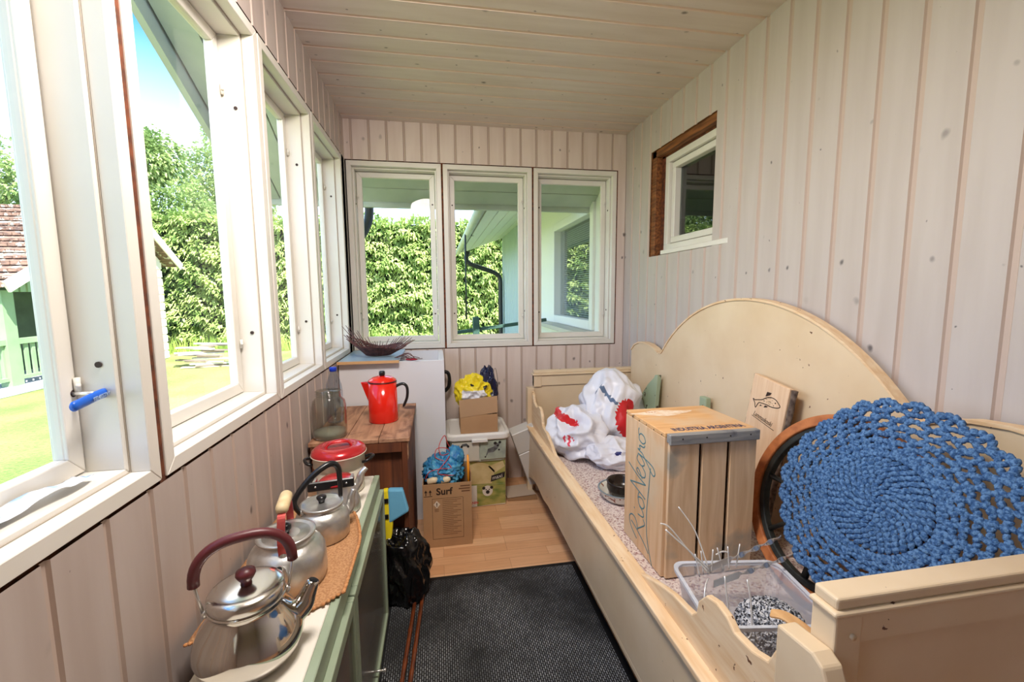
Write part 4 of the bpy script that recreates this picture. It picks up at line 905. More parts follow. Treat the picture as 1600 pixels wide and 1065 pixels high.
spx = MB(); vs = [(-.060, -.020, .188), (-.060, .020, .188), (-.101, 0, .190), (-.063, -.004, .085), (-.063, .004, .085)]
spx.add([E0+Vector(v) for v in vs], [(0, 1, 2), (0, 2, 3), (1, 4, 2), (2, 4, 3), (0, 3, 4, 1)]); spx.build('spout', REDE, rp, bevel=.002)
hp = MB(); pts = spline([E0+Vector((.064, -.004, .166)), E0+Vector((.095, -.008, .176)), E0+Vector((.114, -.01, .158)), E0+Vector((.113, -.01, .110)), E0+Vector((.094, -.008, .064))], 6); hp.tube(pts, [.0105, .010]+[.0085]*(len(pts)-4)+[.007, .005], 10, flat=(1, .8)); hp.build('handle', BLACKP, rp)

# ------------------------------------------------------------------ white open-topped cupboard with lid board and twig basket
WCB = mat('white_laminate', S(226, 226, 230), .35)
wc_ = thing('white_cupboard', (-.26, 2.65, 0), 'plain white laminate cupboard in the far left corner, open at the top', 'cupboard')
w = MB(); wx0, wx1, wy0, wy1, wz = -.535, .030, 2.432, 2.882, .932
w.box((wx0, wy0, 0), (wx1, wy0+.016, wz)); w.build('front_panel', WCB, wc_, bevel=.0015)
MB().box((wx1-.032, wy0+.0165, 0), (wx1, wy1, wz)).build('side_panel', WCB, wc_, bevel=.0015)
MB().box((wx0, wy0+.0165, 0), (wx0+.016, wy1, wz)).build('side_panel', WCB, wc_)
MB().box((wx0+.0165, wy1-.012, 0), (wx1-.0325, wy1, wz)).build('back_panel', WCB, wc_)
MB().box((wx0+.0165, wy0+.0165, .80), (wx1-.0325, wy1-.0125, .816)).build('shelf', WCB, wc_)
LB = thing('blue_topped_board', (-.37, 2.6, .933), 'light blue topped board with a wooden front edge lying on the white cupboard', 'board')
MB().box((-.533, 2.402, .9335), (-.215, 2.885, .944)).build('blue_surface', mat('pale_blue_laminate', S(158, 184, 198), .35), LB)
MB().box((-.535, 2.390, .930-.0), (-.213, 2.4015, .9445)).build('front_edge', mat('beech_edge', S(212, 166, 116), .5), LB)
for v in LB.children: pass
TW = mat('dark_reddish_twig', S(112, 64, 56), .6, col2=S(70, 40, 38), scale=40)
bs = thing('twig_basket', (-.37, 2.62, .945), 'dark reddish twig basket with flaring stick ends on the blue-topped board', 'basket')
bc = Vector((-.345, 2.60, .948)); mb = MB()
def bpt(a, h): 
    rx = .072+.080*h; ry = .055+.08*h; return bc+Vector((rx*math.cos(a), ry*math.sin(a), .006+.050*h+.045*h*max(0, -math.cos(a))**2+.012*h*math.sin(3*a)))
for k in range(9):
    h = k/9; mb.tube([bpt(2*PI*i/36+.1*k, h+.02*math.sin(i*PI/1.0+k)) for i in range(36)], .0036, 5, closed=True)
mb.build('woven_twigs', TW, bs)
mb = MB()
for i in range(46):
    a = 2*PI*i/46+R_.uniform(-.05, .05); ex_ = R_.uniform(1.15, 1.75); mb.tube([bpt(a, 0), bpt(a, .5), bpt(a, 1.0), bpt(a, ex_)], [.0026, .0026, .0024, .0016], 5)
mb.build('upright_twigs', TW, bs)
MB().blob(bc+Vector((0, 0, .012)), (.062, .048, .008), 2, .1, 3, 2).build('basket_base', mat('birch_bark_base', S(178, 116, 66), .8, col2=S(210, 200, 190), scale=14), bs)
mb = MB()
for k in range(7): mb.tube(spline([(-.24, 2.44, .952), (-.225+.01*k, 2.425, .955+.004*k), (-.20+.012*k, 2.42-.002*k, .950+.006*(k % 3)), (-.185+.016*k, 2.43, .944+.005*(k % 2))], 4), .002, 5)
tag(mb.build('dry_twig', TW), 'small dry branching twig poking past the board edge below the basket', 'twig')
tag(MB().blob((-.150, 2.470, .936), (.030, .012, .006), 3, .3, 3, 5).build('red_ribbon', mat('red_cloth', S(186, 40, 62), .7)), 'small scrap of red ribbon on the white cupboard front edge', 'ribbon')
tag(MB().tube(spline([(.033, 2.80, .80), (.058, 2.80, .79), (.066, 2.80, .75), (.060, 2.80, .70), (.034, 2.80, .67)], 5), .012, 10).build('black_strap', BLACKP), 'black looped strap hanging at the right side of the white cupboard', 'strap')

# ------------------------------------------------------------------ cardboard box with bag, cord and stick
sb = thing('cardboard_box', (.025, 2.27, 0), 'open brown detergent carton on the floor holding the blue mesh bag', 'box')
sx0, sx1, sy0, sy1, sz = -.098, .150, 2.135, 2.395, .340
for a, b, nm_ in (((sx0, sy0, .001), (sx1, sy0+.004, sz), 'front_wall'), ((sx0, sy1-.004, .001), (sx1, sy1, sz), 'back_wall'), ((sx0, sy0+.004, .001), (sx0+.004, sy1-.004, sz), 'side_wall'), ((sx1-.004, sy0+.004, .001), (sx1, sy1-.004, sz+.05), 'side_wall'), ((sx0+.004, sy0+.004, .001), (sx1-.004, sy1-.004, .006), 'bottom')):
    MB().box(a, b).build(nm_, CARD, sb)
def fr2(x, z): return frame((x, sy0-.0004, z), (1, 0, 0), (0, 0, 1))
text('Surf', .050, fr2(-.030, .283), 'printed_name', INK, sb, .0002, bold=.0014)
ar_ = MB()
for x in (-.082, -.060): ar_.add([(x-.002, sy0-.0005, .282), (x+.002, sy0-.0005, .282), (x+.002, sy0-.0005, .300), (x-.002, sy0-.0005, .300)], [(0, 1, 2, 3)]).add([(x-.008, sy0-.0005, .298), (x+.008, sy0-.0005, .298), (x, sy0-.0005, .312)], [(0, 1, 2)])
ar_.add([(-.092, sy0-.0005, .276), (-.050, sy0-.0005, .276), (-.050, sy0-.0005, .279), (-.092, sy0-.0005, .279)], [(0, 1, 2, 3)])
bx = [(-.052, .045, .118, .262)]
x0_, z0_, x1_, z1_ = -.052, .045, .105, .262
for a, b in (((x0_, z0_), (x1_, z0_+.0015)), ((x0_, z1_), (x1_, z1_+.0015)), ((x0_, z0_), (x0_+.0015, z1_)), ((x1_, z0_), (x1_+.0015, z1_))):
    ar_.add([(a[0], sy0-.0005, a[1]), (b[0], sy0-.0005, a[1]), (b[0], sy0-.0005, b[1]), (a[0], sy0-.0005, b[1])], [(0, 1, 2, 3)])
ar_.build('printed_marks', INK, sb, recalc=False)
hz = MB(); hz.add([(-.028+.017*math.cos(a), sy0-.0006, .232+.020*math.sin(a)) for a in (0, PI/2, PI, 1.5*PI)], [(0, 1, 2, 3)]); hz.build('hazard_label', mat('label_cream', S(228, 210, 190), .8), sb, recalc=False)
text('!', .026, fr2(-.0315, .222) , 'hazard_mark', INK, sb, .0003, bold=.001)
ln_ = MB()
for i in range(20):
    z = .252-i*.0098; x_ = .0 if i > 7 or True else 0; ln_.add([(x_, sy0-.0005, z), (x_+.095-.02*((i*7) % 3), sy0-.0005, z), (x_+.095-.02*((i*7) % 3), sy0-.0005, z+.0022), (x_, sy0-.0005, z+.0022)], [(0, 1, 2, 3)])
for i in range(3): ln_.add([(-.040, sy0-.0005, .206-i*.006), (-.018, sy0-.0005, .206-i*.006), (-.018, sy0-.0005, .208-i*.006), (-.040, sy0-.0005, .208-i*.006)], [(0, 1, 2, 3)])
for i, w_ in ((0, .050), (1, .058), (2, .044)): ln_.add([(.142-w_, sy0-.0005, .318-i*.014), (.142, sy0-.0005, .318-i*.014), (.142, sy0-.0005, .325-i*.014), (.142-w_, sy0-.0005, .325-i*.014)], [(0, 1, 2, 3)])
ln_.build('small_print', mat('brown_small_print', S(118, 80, 54), .8), sb, recalc=False)
BLM = mat('blue_mesh', S(30, 110, 176), .4, col2=S(88, 170, 206), scale=26, bump=.6, bscale=60)
mbg = thing('mesh_bag', (.02, 2.26, .34), 'blue mesh bag bulging out of the detergent carton', 'bag')
MB().blob((.010, 2.262, .360), (.095, .105, .075), 5, .28, 3.2, 5).blob((.072, 2.28, .420), (.045, .06, .055), 4, .3, 3, 8).build('bag_body', BLM, mbg, recalc=False)
for x in (-.060, .005): MB().lathe([(0, -.026), (.016, -.022), (.017, .018), (.010, .028), (0, .030)], (0, 0, 0), 16, mtx=Matrix.Rotation(1.35, 4, 'Y')).build('wooden_float', mat('float_cream', S(234, 214, 180), .5), mbg, local=True).location = (x-.02+.01, -.105, .012)
rc = MB(); pts = [(-.085, 2.17, .352), (-.06, 2.165, .395), (.0, 2.16, .41), (.05, 2.17, .405), (.02, 2.2, .43), (-.03, 2.22, .45), (-.02, 2.25, .485), (.03, 2.26, .48), (.045, 2.26, .455), (.0, 2.22, .46), (-.01, 2.25, .50), (.02, 2.28, .545), (.035, 2.28, .50), (.055, 2.27, .46), (.03, 2.2, .44), (-.02, 2.15, .395), (.03, 2.148, .378), (.06, 2.15, .375)]
rc.tube(spline(pts, 5), .0022, 6); tag(rc.build('tangled_wire', mat('red_wire', S(196, 60, 60), .4)), 'tangled thin red cord on top of the blue mesh bag', 'cord')
tag(MB().tube([(.137, 2.16, .29), (.137, 2.17, .40), (.136, 2.175, .468)], [.007, .007, .005], 10).build('orange_stick', mat('orange_plastic', S(250, 160, 40), .4)), 'upright orange stick at the right edge of the detergent carton', 'stick')

# ------------------------------------------------------------------ dog food carton and bin
dgc = thing('dog_food_box', (.24, 2.6, 0), 'printed dog food carton showing a labrador and a bulldog, below the lidded bin', 'box')
PHG = mat('photo_grass_green', S(112, 134, 62), .5, col2=S(176, 166, 96), scale=14, stretch=(1, 1, 2)); PHB = mat('photo_meadow', S(150, 158, 148), .5, col2=S(176, 188, 170), scale=20)
LAB = mat('photo_labrador', S(214, 196, 148), .5, col2=S(192, 170, 116), scale=12); LBW = mat('photo_white', S(222, 216, 206), .5); LBK = mat('photo_black', S(34, 32, 34), .5); GRYF = mat('photo_grey_fur', S(120, 122, 122), .5, col2=S(70, 72, 74), scale=40)
px0, px1, py0, py1 = .060, .388, 2.52, 2.78
MB().box((px0, py0, .001), (px1, py1, .292)).build('carton_body', mat('carton_beige', S(214, 204, 180), .5), dgc, bevel=.004)
def pat(mb, pts, d, mi=0, y=None): return mb.add([(px0+u, (y or py0)-d, v) for u, v in pts], [tuple(range(len(pts)))], mi)
m = MB(); pat(m, [(0.002, .14), (.326, .14), (.326, .290), (.002, .290)], .0005); pat(m, [(.150, .006), (.326, .014), (.326, .139), (.150, .139)], .0005); m.build('printed_photo', PHG, dgc, recalc=False)
m = MB(); pat(m, [(.03, .15), (.04, .21), (.09, .262), (.16, .288), (.22, .270), (.26, .225), (.25, .17), (.24, .145)], .0008); pat(m, [(.22, .255), (.31, .285), (.325, .25), (.26, .21)], .0008); m.build('printed_labrador', LAB, dgc, recalc=False)
m = MB(); pat(m, [(.235, .155), (.320, .180), (.325, .215), (.24, .195)], .001); m.build('printed_banner', LBK, dgc, recalc=False)
text('maxi', .034, frame((px0+.245, py0-.0013, .168), (1, 0, .2), (0, 0, 1)), 'banner_lettering', LBW, dgc, .0001)
m = MB(); pat(m, [(.215+.032*math.cos(a), .100+.034*math.sin(a)) for a in [2*PI*i/16 for i in range(16)]], .0008); m.build('printed_bulldog', LBW, dgc, recalc=False)
m = MB(); 
for u, v, r in ((.192, .118, .010), (.240, .120, .010), (.216, .092, .012), (.206, .108, .004), (.226, .108, .004)): pat(m, [(u+r*math.cos(a), v+r*math.sin(a)) for a in [2*PI*i/12 for i in range(12)]], .0011)
m.build('printed_face', LBK, dgc, recalc=False)
m = MB(); pat(m, [(.002, .003), (.149, .004), (.149, .139), (.002, .139)], .0004); m.build('printed_white_panel', LBW, dgc, recalc=False)
text('ROYAL CANIN', .022, frame((px0+.012, py0-.0009, .022), (1, 0, 0), (0, 0, 1)), 'brand_lettering', REDP, dgc, .0001, bold=.0006)
bn = thing('storage_bin', (.225, 2.63, .293), 'white lidded plastic bin with dog pictures, standing on the dog food carton', 'bin')
BINW = mat('white_bin_plastic', S(232, 230, 226), .35)
bm_ = Matrix.Translation((.222, 2.66, .293))
t = MB(); loft(t, [rr(.325, .30, .03, 0, bm_), rr(.345, .32, .035, .16, bm_)], capt=True); t.build('bin_body', mat('bin_sage_label', S(196, 206, 190), .4), bn)
t = MB(); loft(t, [rr(.368, .345, .045, .138, bm_), rr(.388, .362, .05, .146, bm_), rr(.388, .362, .05, .172, bm_), rr(.372, .345, .045, .182, bm_), rr(.345, .318, .04, .182, bm_), rr(.335, .308, .04, .174, bm_)], capt=True); t.build('lid', BINW, bn, bevel=.003)
MB().box((.18, 2.466, .425), (.275, 2.480, .445)).build('lid_clip', BINW, bn, bevel=.003)
def ppat(mb, pts, d, mi=0): return mb.add([(u, 2.500-.0625*(v-.293)-.0010-d, v) for u, v in pts], [tuple(range(len(pts)))], mi)
m = MB(); ppat(m, [(.232, .308), (.385, .312), (.388, .425), (.232, .425)], 0); m.build('printed_photo', PHB, bn, recalc=False)
m = MB(); ppat(m, [(.068, .305), (.225, .305), (.225, .425), (.064, .425)], 0); m.build('printed_panel', mat('printed_fence', S(208, 204, 190), .5), bn, recalc=False)
m = MB(); ppat(m, [(.262, .318), (.278, .375), (.31, .385), (.335, .41), (.35, .40), (.335, .372), (.312, .352), (.280, .350)], .0006); ppat(m, [(.115, .40), (.125, .415), (.15, .418), (.165, .402), (.16, .388), (.15, .40), (.13, .40), (.12, .388)], .0006); m.build('printed_dog_fur', GRYF, bn, recalc=False)
m = MB(); 
for u, v, r in ((.322, .408, .010), (.350, .412, .009), (.338, .392, .007), (.345, .365, .006), (.262, .325, .005), (.121, .398, .007), (.160, .398, .007)): ppat(m, [(u+r*math.cos(a), v+r*math.sin(a)) for a in [2*PI*i/12 for i in range(12)]], .0009)
m.build('printed_dog_patches', LBK, bn, recalc=False)
m = MB(); ppat(m, [(.125, .31), (.120, .385), (.14, .40), (.16, .385), (.158, .31)], .0004); m.build('printed_puppy', LBW, bn, recalc=False)
cb = thing('cardboard_box', (.225, 2.6, .468), 'small open cardboard box with a folded-out flap on the white bin lid', 'box')
qx0, qx1, qy0, qy1, qz0, qz1 = .118, .340, 2.50, 2.70, .4755, .585
for a, b, nm_ in (((qx0, qy0, qz0), (qx1, qy0+.004, qz1), 'front_wall'), ((qx0, qy1-.004, qz0), (qx1, qy1, qz1), 'back_wall'), ((qx0, qy0+.004, qz0), (qx0+.004, qy1-.004, qz1), 'side_wall'), ((qx1-.004, qy0+.004, qz0), (qx1, qy1-.004, qz1), 'side_wall')): MB().box(a, b).build(nm_, CARD, cb)
fl_ = MB(); fl_.add([(qx0-.002, qy0-.002, qz1-.012), (qx1, qy0-.002, qz1+.01), (qx1-.004, qy0-.020, qz1+.115), (qx0-.008, qy0-.020, qz1+.098), (qx0-.002, qy0+.001, qz1-.012), (qx1, qy0+.001, qz1+.01), (qx1-.004, qy0-.017, qz1+.115), (qx0-.008, qy0-.017, qz1+.098)], [(0,1,2,3),(7,6,5,4),(0,4,5,1),(1,5,6,2),(2,6,7,3),(3,7,4,0)])
fl_.build('front_flap', mat('cardboard_outer', S(196, 160, 124), .85), cb)
YEL = mat('yellow_plastic', S(238, 216, 40), .3, bump=.3, bscale=30)
bag('plastic_bag', (.205, 2.61, .700), (.098, .085, .095), 31, 'crumpled yellow and white plastic bag in the small cardboard box', [(PLA, lambda n: n.z < .25 and n.x > -.75 and abs(n.x) < .62), (BLACKP, lambda n: (n-dirn(.62, -.7, .35)).length < .14 or (n-dirn(-.1, -.8, .55)).length < .09)], amp=.38, m=YEL, floor=.50)
NVB = mat('navy_plastic', S(26, 30, 62), .25, bump=.3, bscale=30)
bag('plastic_bag', (.300, 2.645, .705), (.052, .065, .125), 44, 'dark navy plastic bag standing beside the yellow bag', [], amp=.42, m=NVB, floor=.50)
ww = thing('wire_hanger', (.36, 2.72, .6), 'thin bent grey wire rising behind the navy bag', 'wire')
MB().tube(spline([(.345, 2.70, .60), (.355, 2.72, .72), (.350, 2.73, .80), (.358, 2.73, .822), (.366, 2.73, .80), (.374, 2.73, .74), (.370, 2.72, .65)], 5), .0016, 6).build('wire_loop', mat('grey_wire', S(120, 116, 112), .4, .8), ww)

# appliance and flattened cardboard between bin and bed
ap = thing('white_appliance', (.50, 2.78, .3), 'white plastic appliance housing with a grey panel tilted against the far wall beside the bed', 'appliance')
am = frame((.435, 2.70, .425), (.93, .0, .33), (.33, .15, -.93))
MB().box((0, 0, -.10), (.20, .15, 0), mtx=am).build('housing', mat('appliance_white', S(206, 204, 200), .4), ap, bevel=.004)
MB().box((0, .153, -.10), (.20, .40, -.0), mtx=am).build('housing', MATS['appliance_white'], ap, bevel=.004)
MB().prism([(.09, .02), (.19, .0), (.19, .145), (.075, .13)], lambda u, v, d: am @ Vector((u, v, d)), .0002, .003).build('grey_panel', mat('appliance_grey', S(160, 166, 168), .4), ap)
MB().prism([(.045+.018*math.cos(a), .05+.009*math.sin(a)) for a in [2*PI*i/20 for i in range(20)]], lambda u, v, d: am @ Vector((u, v, d)), .0002, .003).build('badge', BLACKP, ap)
for i, (x, y, rz, lb) in enumerate(((.50, 2.66, .1, 'flattened cardboard sheet on the floor beside the bed leg, topmost'), (.51, 2.62, -.06, 'flattened cardboard sheet on the floor beside the bed leg, lowest'))):
    o = MB().box((-.10, -.07, 0), (.09, .08, .004)).build('cardboard_sheet', [mat('card_light', S(196, 176, 156), .9), CARDD][i]); o.location = (x, y, .012 if i == 0 else .002); o.rotation_euler = (.03 if i == 0 else 0, 0, rz); tag(o, lb, 'cardboard')

# carton under the bed
ub = thing('cardboard_box', (.7, 2.1, 0), 'whitish carton with brown tape pushed under the front of the bed', 'box')
MB().box((.640, 1.885, .001), (.92, 2.34, .146)).build('carton_body', mat('whitish_card', S(196, 184, 172), .85, col2=S(180, 166, 152), scale=8), ub, bevel=.003)
MB().box((.6385, 2.02, .001), (.6398, 2.075, .147)).build('tape', mat('brown_tape', S(190, 150, 106), .4), ub)

# ------------------------------------------------------------------ black refuse bag and blue yellow package
GBM = mat('black_bin_liner', S(10, 10, 12), .16, spec=.6, bump=.5, bscale=22)
gb = bag('refuse_bag', (-.165, 1.787, .130), (.098, .092, .165), 52, 'glossy black bin liner slumped on the floor beside the cabinet end', [], amp=.24, freq=1.3, m=GBM, floor=.010, cat='bag', octv=5, gain=.48)
pk = thing('plastic_package', (-.18, 1.80, .30), 'light blue and yellow plastic package sticking up behind the refuse bag', 'package')
def pkp(u, v, d): return (-.245+u, 1.800+d+.15*(v-.30), v)
SKY_ = mat('sky_blue_plastic', S(110, 178, 214), .35, bump=.2, bscale=20)
MB().prism([(.018, .335), (.104, .380), (.082, .474), (.018, .478)], pkp, -.016, .016).build('blue_sleeve', SKY_, pk, bevel=.008, seg=2)
MB().prism([(.0, .22), (.022, .20), (.036, .33), (.018, .476), (-.004, .474), (.002, .34)], pkp, -.014, .018).build('yellow_sleeve', YEL, pk, bevel=.006, seg=2)
for z in (.36, .425): MB().box((-.245, 1.781+.15*(z-.3), z), (-.225, 1.786+.15*(z-.3), z+.018)).build('black_print', BLACKP, pk)

# ------------------------------------------------------------------ door mat and bamboo poles
def mat_mat():
    m = bpy.data.materials.new('looped_black_mat'); m.use_nodes = True; t = m.node_tree; N = t.nodes; L = t.links; b = N['Principled BSDF']; b.inputs['Roughness'].default_value = .85
    tcn = N.new('ShaderNodeTexCoord'); mp = N.new('ShaderNodeMapping'); mp.inputs['Rotation'].default_value = (0, 0, PI/2+.0); L.new(tcn.outputs['Object'], mp.inputs[0])
    br = N.new('ShaderNodeTexBrick'); L.new(mp.outputs[0], br.inputs['Vector']); br.inputs['Scale'].default_value = 1; br.inputs['Brick Width'].default_value = .0165; br.inputs['Row Height'].default_value = .0075
    br.inputs['Mortar Size'].default_value = .0022; br.inputs['Mortar Smooth'].default_value = .3; br.inputs['Color1'].default_value = S(180, 182, 186); br.inputs['Color2'].default_value = S(128, 130, 134); br.inputs['Mortar'].default_value = S(20, 20, 22)
    n = N.new('ShaderNodeTexNoise'); n.inputs['Scale'].default_value = 2.6; n.inputs['Detail'].default_value = 4; L.new(tcn.outputs['Object'], n.inputs['Vector'])
    r = N.new('ShaderNodeValToRGB'); L.new(n.outputs[0], r.inputs[0]); r.color_ramp.elements[0].position = .40; r.color_ramp.elements[1].position = .56; r.color_ramp.elements[0].color = (.2, .2, .2, 1); r.color_ramp.elements[1].color = (1, 1, 1, 1)
    n3_ = N.new('ShaderNodeTexNoise'); n3_.inputs['Scale'].default_value = 150; L.new(tcn.outputs['Object'], n3_.inputs['Vector'])
    x = N.new('ShaderNodeMix'); x.data_type = 'RGBA'; L.new(r.outputs[0], x.inputs['Factor']); x.inputs[6].default_value = S(24, 24, 26); L.new(br.outputs['Color'], x.inputs[7])
    y = N.new('ShaderNodeMix'); y.data_type = 'RGBA'; y.blend_type = 'MULTIPLY'; y.inputs['Factor'].default_value = .6; L.new(x.outputs[2], y.inputs[6]); L.new(n3_.outputs[0], y.inputs[7])
    L.new(y.outputs[2], b.inputs['Base Color']); u = N.new('ShaderNodeBump'); u.inputs['Distance'].default_value = .003; L.new(br.outputs['Fac'], u.inputs['Height']); u.invert = True; L.new(u.outputs[0], b.inputs['Normal']); return m
mt = thing('door_mat', (.2, 1.0, 0), 'black looped-pile doormat with grey flecks on the laminate floor', 'mat')
MB().box((-.222, .30, .001), (.603, 1.866, .007)).build('pile', mat_mat(), mt)
mb = MB(); mb.box((-.245, 1.8665, .0008), (.628, 1.889, .0055)); mb.box((.6035, .28, .0008), (.628, 1.866, .0055)); mb.box((-.245, .28, .0008), (-.2225, 1.866, .0055)); mb.build('rubber_border', mat('black_rubber', S(18, 18, 20), .6), mt)
BAM = mat('dark_bamboo', S(128, 62, 26), .3, col2=S(84, 38, 18), scale=20, coat=.3)
def pole(p, q, node_ts, lb):
    p, q = Vector(p), Vector(q); t = thing('bamboo_pole', p, lb, 'pole', 'bamboo poles lying on the doormat')
    N_ = 60; mb = MB(); rs = []
    for i in range(N_+1):
        u = i/N_; r = .0078; 
        for k in node_ts: r += .0022*math.exp(-((u-k)/.006)**2)
        rs.append(r)
    mb.tube([p.lerp(q, i/N_) for i in range(N_+1)], rs, 12); mb.build('cane', BAM, t)
    d = (p-q).normalized(); MB().tube([p+d*.001, p+d*.014], .0085, 12).build('end_cap', mat('pale_cap', S(214, 210, 200), .5), t)
pole((-.152, 1.30, .0168), (-.110, 1.95, .0168), (.2, .42, .66, .9), 'left one of two dark bamboo poles lying along the doormat')
pole((-.126, 1.27, .0168), (-.082, 1.93, .0168), (.30, .58, .85), 'right one of two dark bamboo poles lying along the doormat')
for i, (x, y) in enumerate(((.16, 1.55), (.33, 1.47), (.36, 1.42))): pass
# ------------------------------------------------------------------ window key and crumpled wrapper on the sill
ky = thing('window_key', (-.60, .86, 1.12), 'blue window handle key pushed into the sash of the nearest window', 'handle')
MB().tube([(-.650, .868, 1.131), (-.597, .858, 1.131)], .0034, 10).build('metal_rod', CHROME, ky)
kp = spline([(-.590, .797, 1.121), (-.591, .830, 1.125), (-.594, .864, 1.128), (-.598, .893, 1.127)], 6)
MB().tube([(-.6375, .8665, 1.131), (-.6355, .8665, 1.131)], .0065, 14).build('keyhole', DARKHOLE, ky)
MB().tube(kp, [.005]+[.0075]*(len(kp)-2)+[.005], 10, flat=(.7, 1.15)).build('grip', mat('blue_grip', S(24, 92, 196), .35), ky)
text('FENESTRA', .0095, frame((-.5845, .836, 1.1215), (-.06, 1, .07), (0, -.07, 1)), 'raised_lettering', mat('pale_lettering', S(150, 170, 196), .5), ky, .0006)
CRP = mat('printed_plastic_wrap', S(236, 240, 246), .25, col2=S(176, 206, 238), scale=26, lo=.5, hi=.6)
wv = MB(); vs = []; fs = []; nx, ny = 8, 40
for j_ in range(ny+1):
    for i in range(nx+1):
        t_ = j_/ny; y = .50+.33*t_; x = -.630+.052*i/nx*(1-.35*t_)+.008*math.sin(t_*9); vs.append((x, y, .992+.007*abs(noise.noise(Vector((x*40, y*34, 1))))+.010*math.exp(-((t_-.75)/.1)**2)))
for j_ in range(ny):
    for i in range(nx): a = j_*(nx+1)+i; fs.append((a, a+1, a+nx+2, a+nx+1))
wv.add(vs, fs, 0, True); o = wv.build('plastic_wrapper', CRP, recalc=False); q_ = o.modifiers.new('solid', 'SOLIDIFY'); q_.thickness = .0008
tag(o, 'crumpled white and blue plastic wrapper lying on the nearest window sill', 'wrapper')
# ================================================================== outdoors
GZ = -.10
def ground_mat():
    m = bpy.data.materials.new('lawn_grass'); m.use_nodes = True; t = m.node_tree; N = t.nodes; L = t.links; b = N['Principled BSDF']; b.inputs['Roughness'].default_value = .9
    tcn = N.new('ShaderNodeTexCoord'); n = N.new('ShaderNodeTexNoise'); n.inputs['Scale'].default_value = .55; n.inputs['Detail'].default_value = 8; L.new(tcn.outputs['Object'], n.inputs['Vector'])
    r = N.new('ShaderNodeValToRGB'); L.new(n.outputs[0], r.inputs[0]); r.color_ramp.elements[0].position = .38; r.color_ramp.elements[1].position = .6; r.color_ramp.elements[0].color = S(112, 132, 62); r.color_ramp.elements[1].color = S(158, 162, 96)
    n2 = N.new('ShaderNodeTexNoise'); n2.inputs['Scale'].default_value = 30; n2.inputs['Detail'].default_value = 4; L.new(tcn.outputs['Object'], n2.inputs['Vector'])
    x = N.new('ShaderNodeMix'); x.data_type = 'RGBA'; x.blend_type = 'OVERLAY'; x.inputs['Factor'].default_value = .5; L.new(r.outputs[0], x.inputs[6]); L.new(n2.outputs[0], x.inputs[7])
    L.new(x.outputs[2], b.inputs['Base Color']); u = N.new('ShaderNodeBump'); u.inputs['Distance'].default_value = .05; L.new(n2.outputs[0], u.inputs['Height']); L.new(u.outputs[0], b.inputs['Normal']); return m
g = MB(); g.add([(-60, -20, GZ), (30, -20, GZ), (30, 60, GZ), (-60, 60, GZ)], [(0, 1, 2, 3)]); tag(g.build('ground', ground_mat()), kind='structure')
def leaf_mat(name, c1, c2, sc=1.6):
    m = bpy.data.materials.new(name); m.use_nodes = True; t = m.node_tree; N = t.nodes; L = t.links; b = N['Principled BSDF']; b.inputs['Roughness'].default_value = .6
    tcn = N.new('ShaderNodeTexCoord'); n = N.new('ShaderNodeTexNoise'); n.inputs['Scale'].default_value = sc; n.inputs['Detail'].default_value = 6; L.new(tcn.outputs['Object'], n.inputs['Vector'])
    r = N.new('ShaderNodeValToRGB'); L.new(n.outputs[0], r.inputs[0]); r.color_ramp.elements[0].position = .38; r.color_ramp.elements[1].position = .62; r.color_ramp.elements[0].color = c1; r.color_ramp.elements[1].color = c2
    L.new(r.outputs[0], b.inputs['Base Color']); tr = N.new('ShaderNodeBsdfTranslucent'); L.new(r.outputs[0], tr.inputs[0]); mxs = N.new('ShaderNodeMixShader'); mxs.inputs[0].default_value = .35
    L.new(b.outputs[0], mxs.inputs[1]); L.new(tr.outputs[0], mxs.inputs[2]); L.new(mxs.outputs[0], N['Material Output'].inputs[0]); MATS[name] = m; return m
HEDGE = leaf_mat('spruce_hedge_leaf', S(136, 166, 84), S(204, 218, 140), 3)
HCORE = mat('hedge_core', S(40, 62, 28), .95, col2=S(26, 42, 18), scale=3)
def spray(mb, p, out, L_, w, rnd, leaves=3):
    for k in range(leaves):
        d = (out+Vector((rnd.uniform(-.8, .8), rnd.uniform(-.3, .3), rnd.uniform(-.9, .35)))).normalized()
        s_ = d.cross(Vector((rnd.uniform(-.4, .4), rnd.uniform(-.4, .4), 1))).normalized()*w
        l = L_*rnd.uniform(.6, 1.2); a = p; b = p+d*l*.5+Vector((0, 0, .02)); c = p+d*l-Vector((0, 0, l*.25))
        mb.add([a, b+s_, c, b-s_], [(0, 1, 2, 3)])
# clipped spruce hedge across the back of the garden
rh = random.Random(3); HY = 12.5
hd_ = thing('hedge', (-3.5, HY, GZ), 'long tall bright green hedge across the back of the lawn', 'hedge')
mb = MB()
def hsurf(x, z):
    # layered shoots: depth offset as a function of x and height
    return -.34*abs(noise.noise(Vector((x*1.1, 0, z*2.3+noise.noise(Vector((x*.7, 3, 0)))*2))))*1.6-.16*noise.noise(Vector((x*3.1, 5, z*5.5)))
for i in range(26000):
    x = rh.uniform(-14, 3.6); z = rh.uniform(0, 1)
    topz = 3.25+.28*noise.noise(Vector((x*.9, 1, 1)))+.22*noise.noise(Vector((x*4, 9, 1)))
    zz = GZ+z**.9*(topz-GZ); p = Vector((x, HY+hsurf(x, zz)+rh.uniform(-.04, .10)+.18*z, zz)); spray(mb, p, Vector((0, -1, .15)), .17, .030, rh, 2)
for i in range(1500):
    x = rh.uniform(-14, 3.6); topz = 3.2+.28*noise.noise(Vector((x*.9, 1, 1))); spray(mb, Vector((x, HY+rh.uniform(-.1, .5), topz+rh.uniform(-.1, .15))), Vector((0, -.5, 1)), .2, .03, rh, 3)
fo = mb.build('foliage', HEDGE, hd_, recalc=False)
vs = []; fs = []; nx, nz_ = 120, 30
mb = MB()
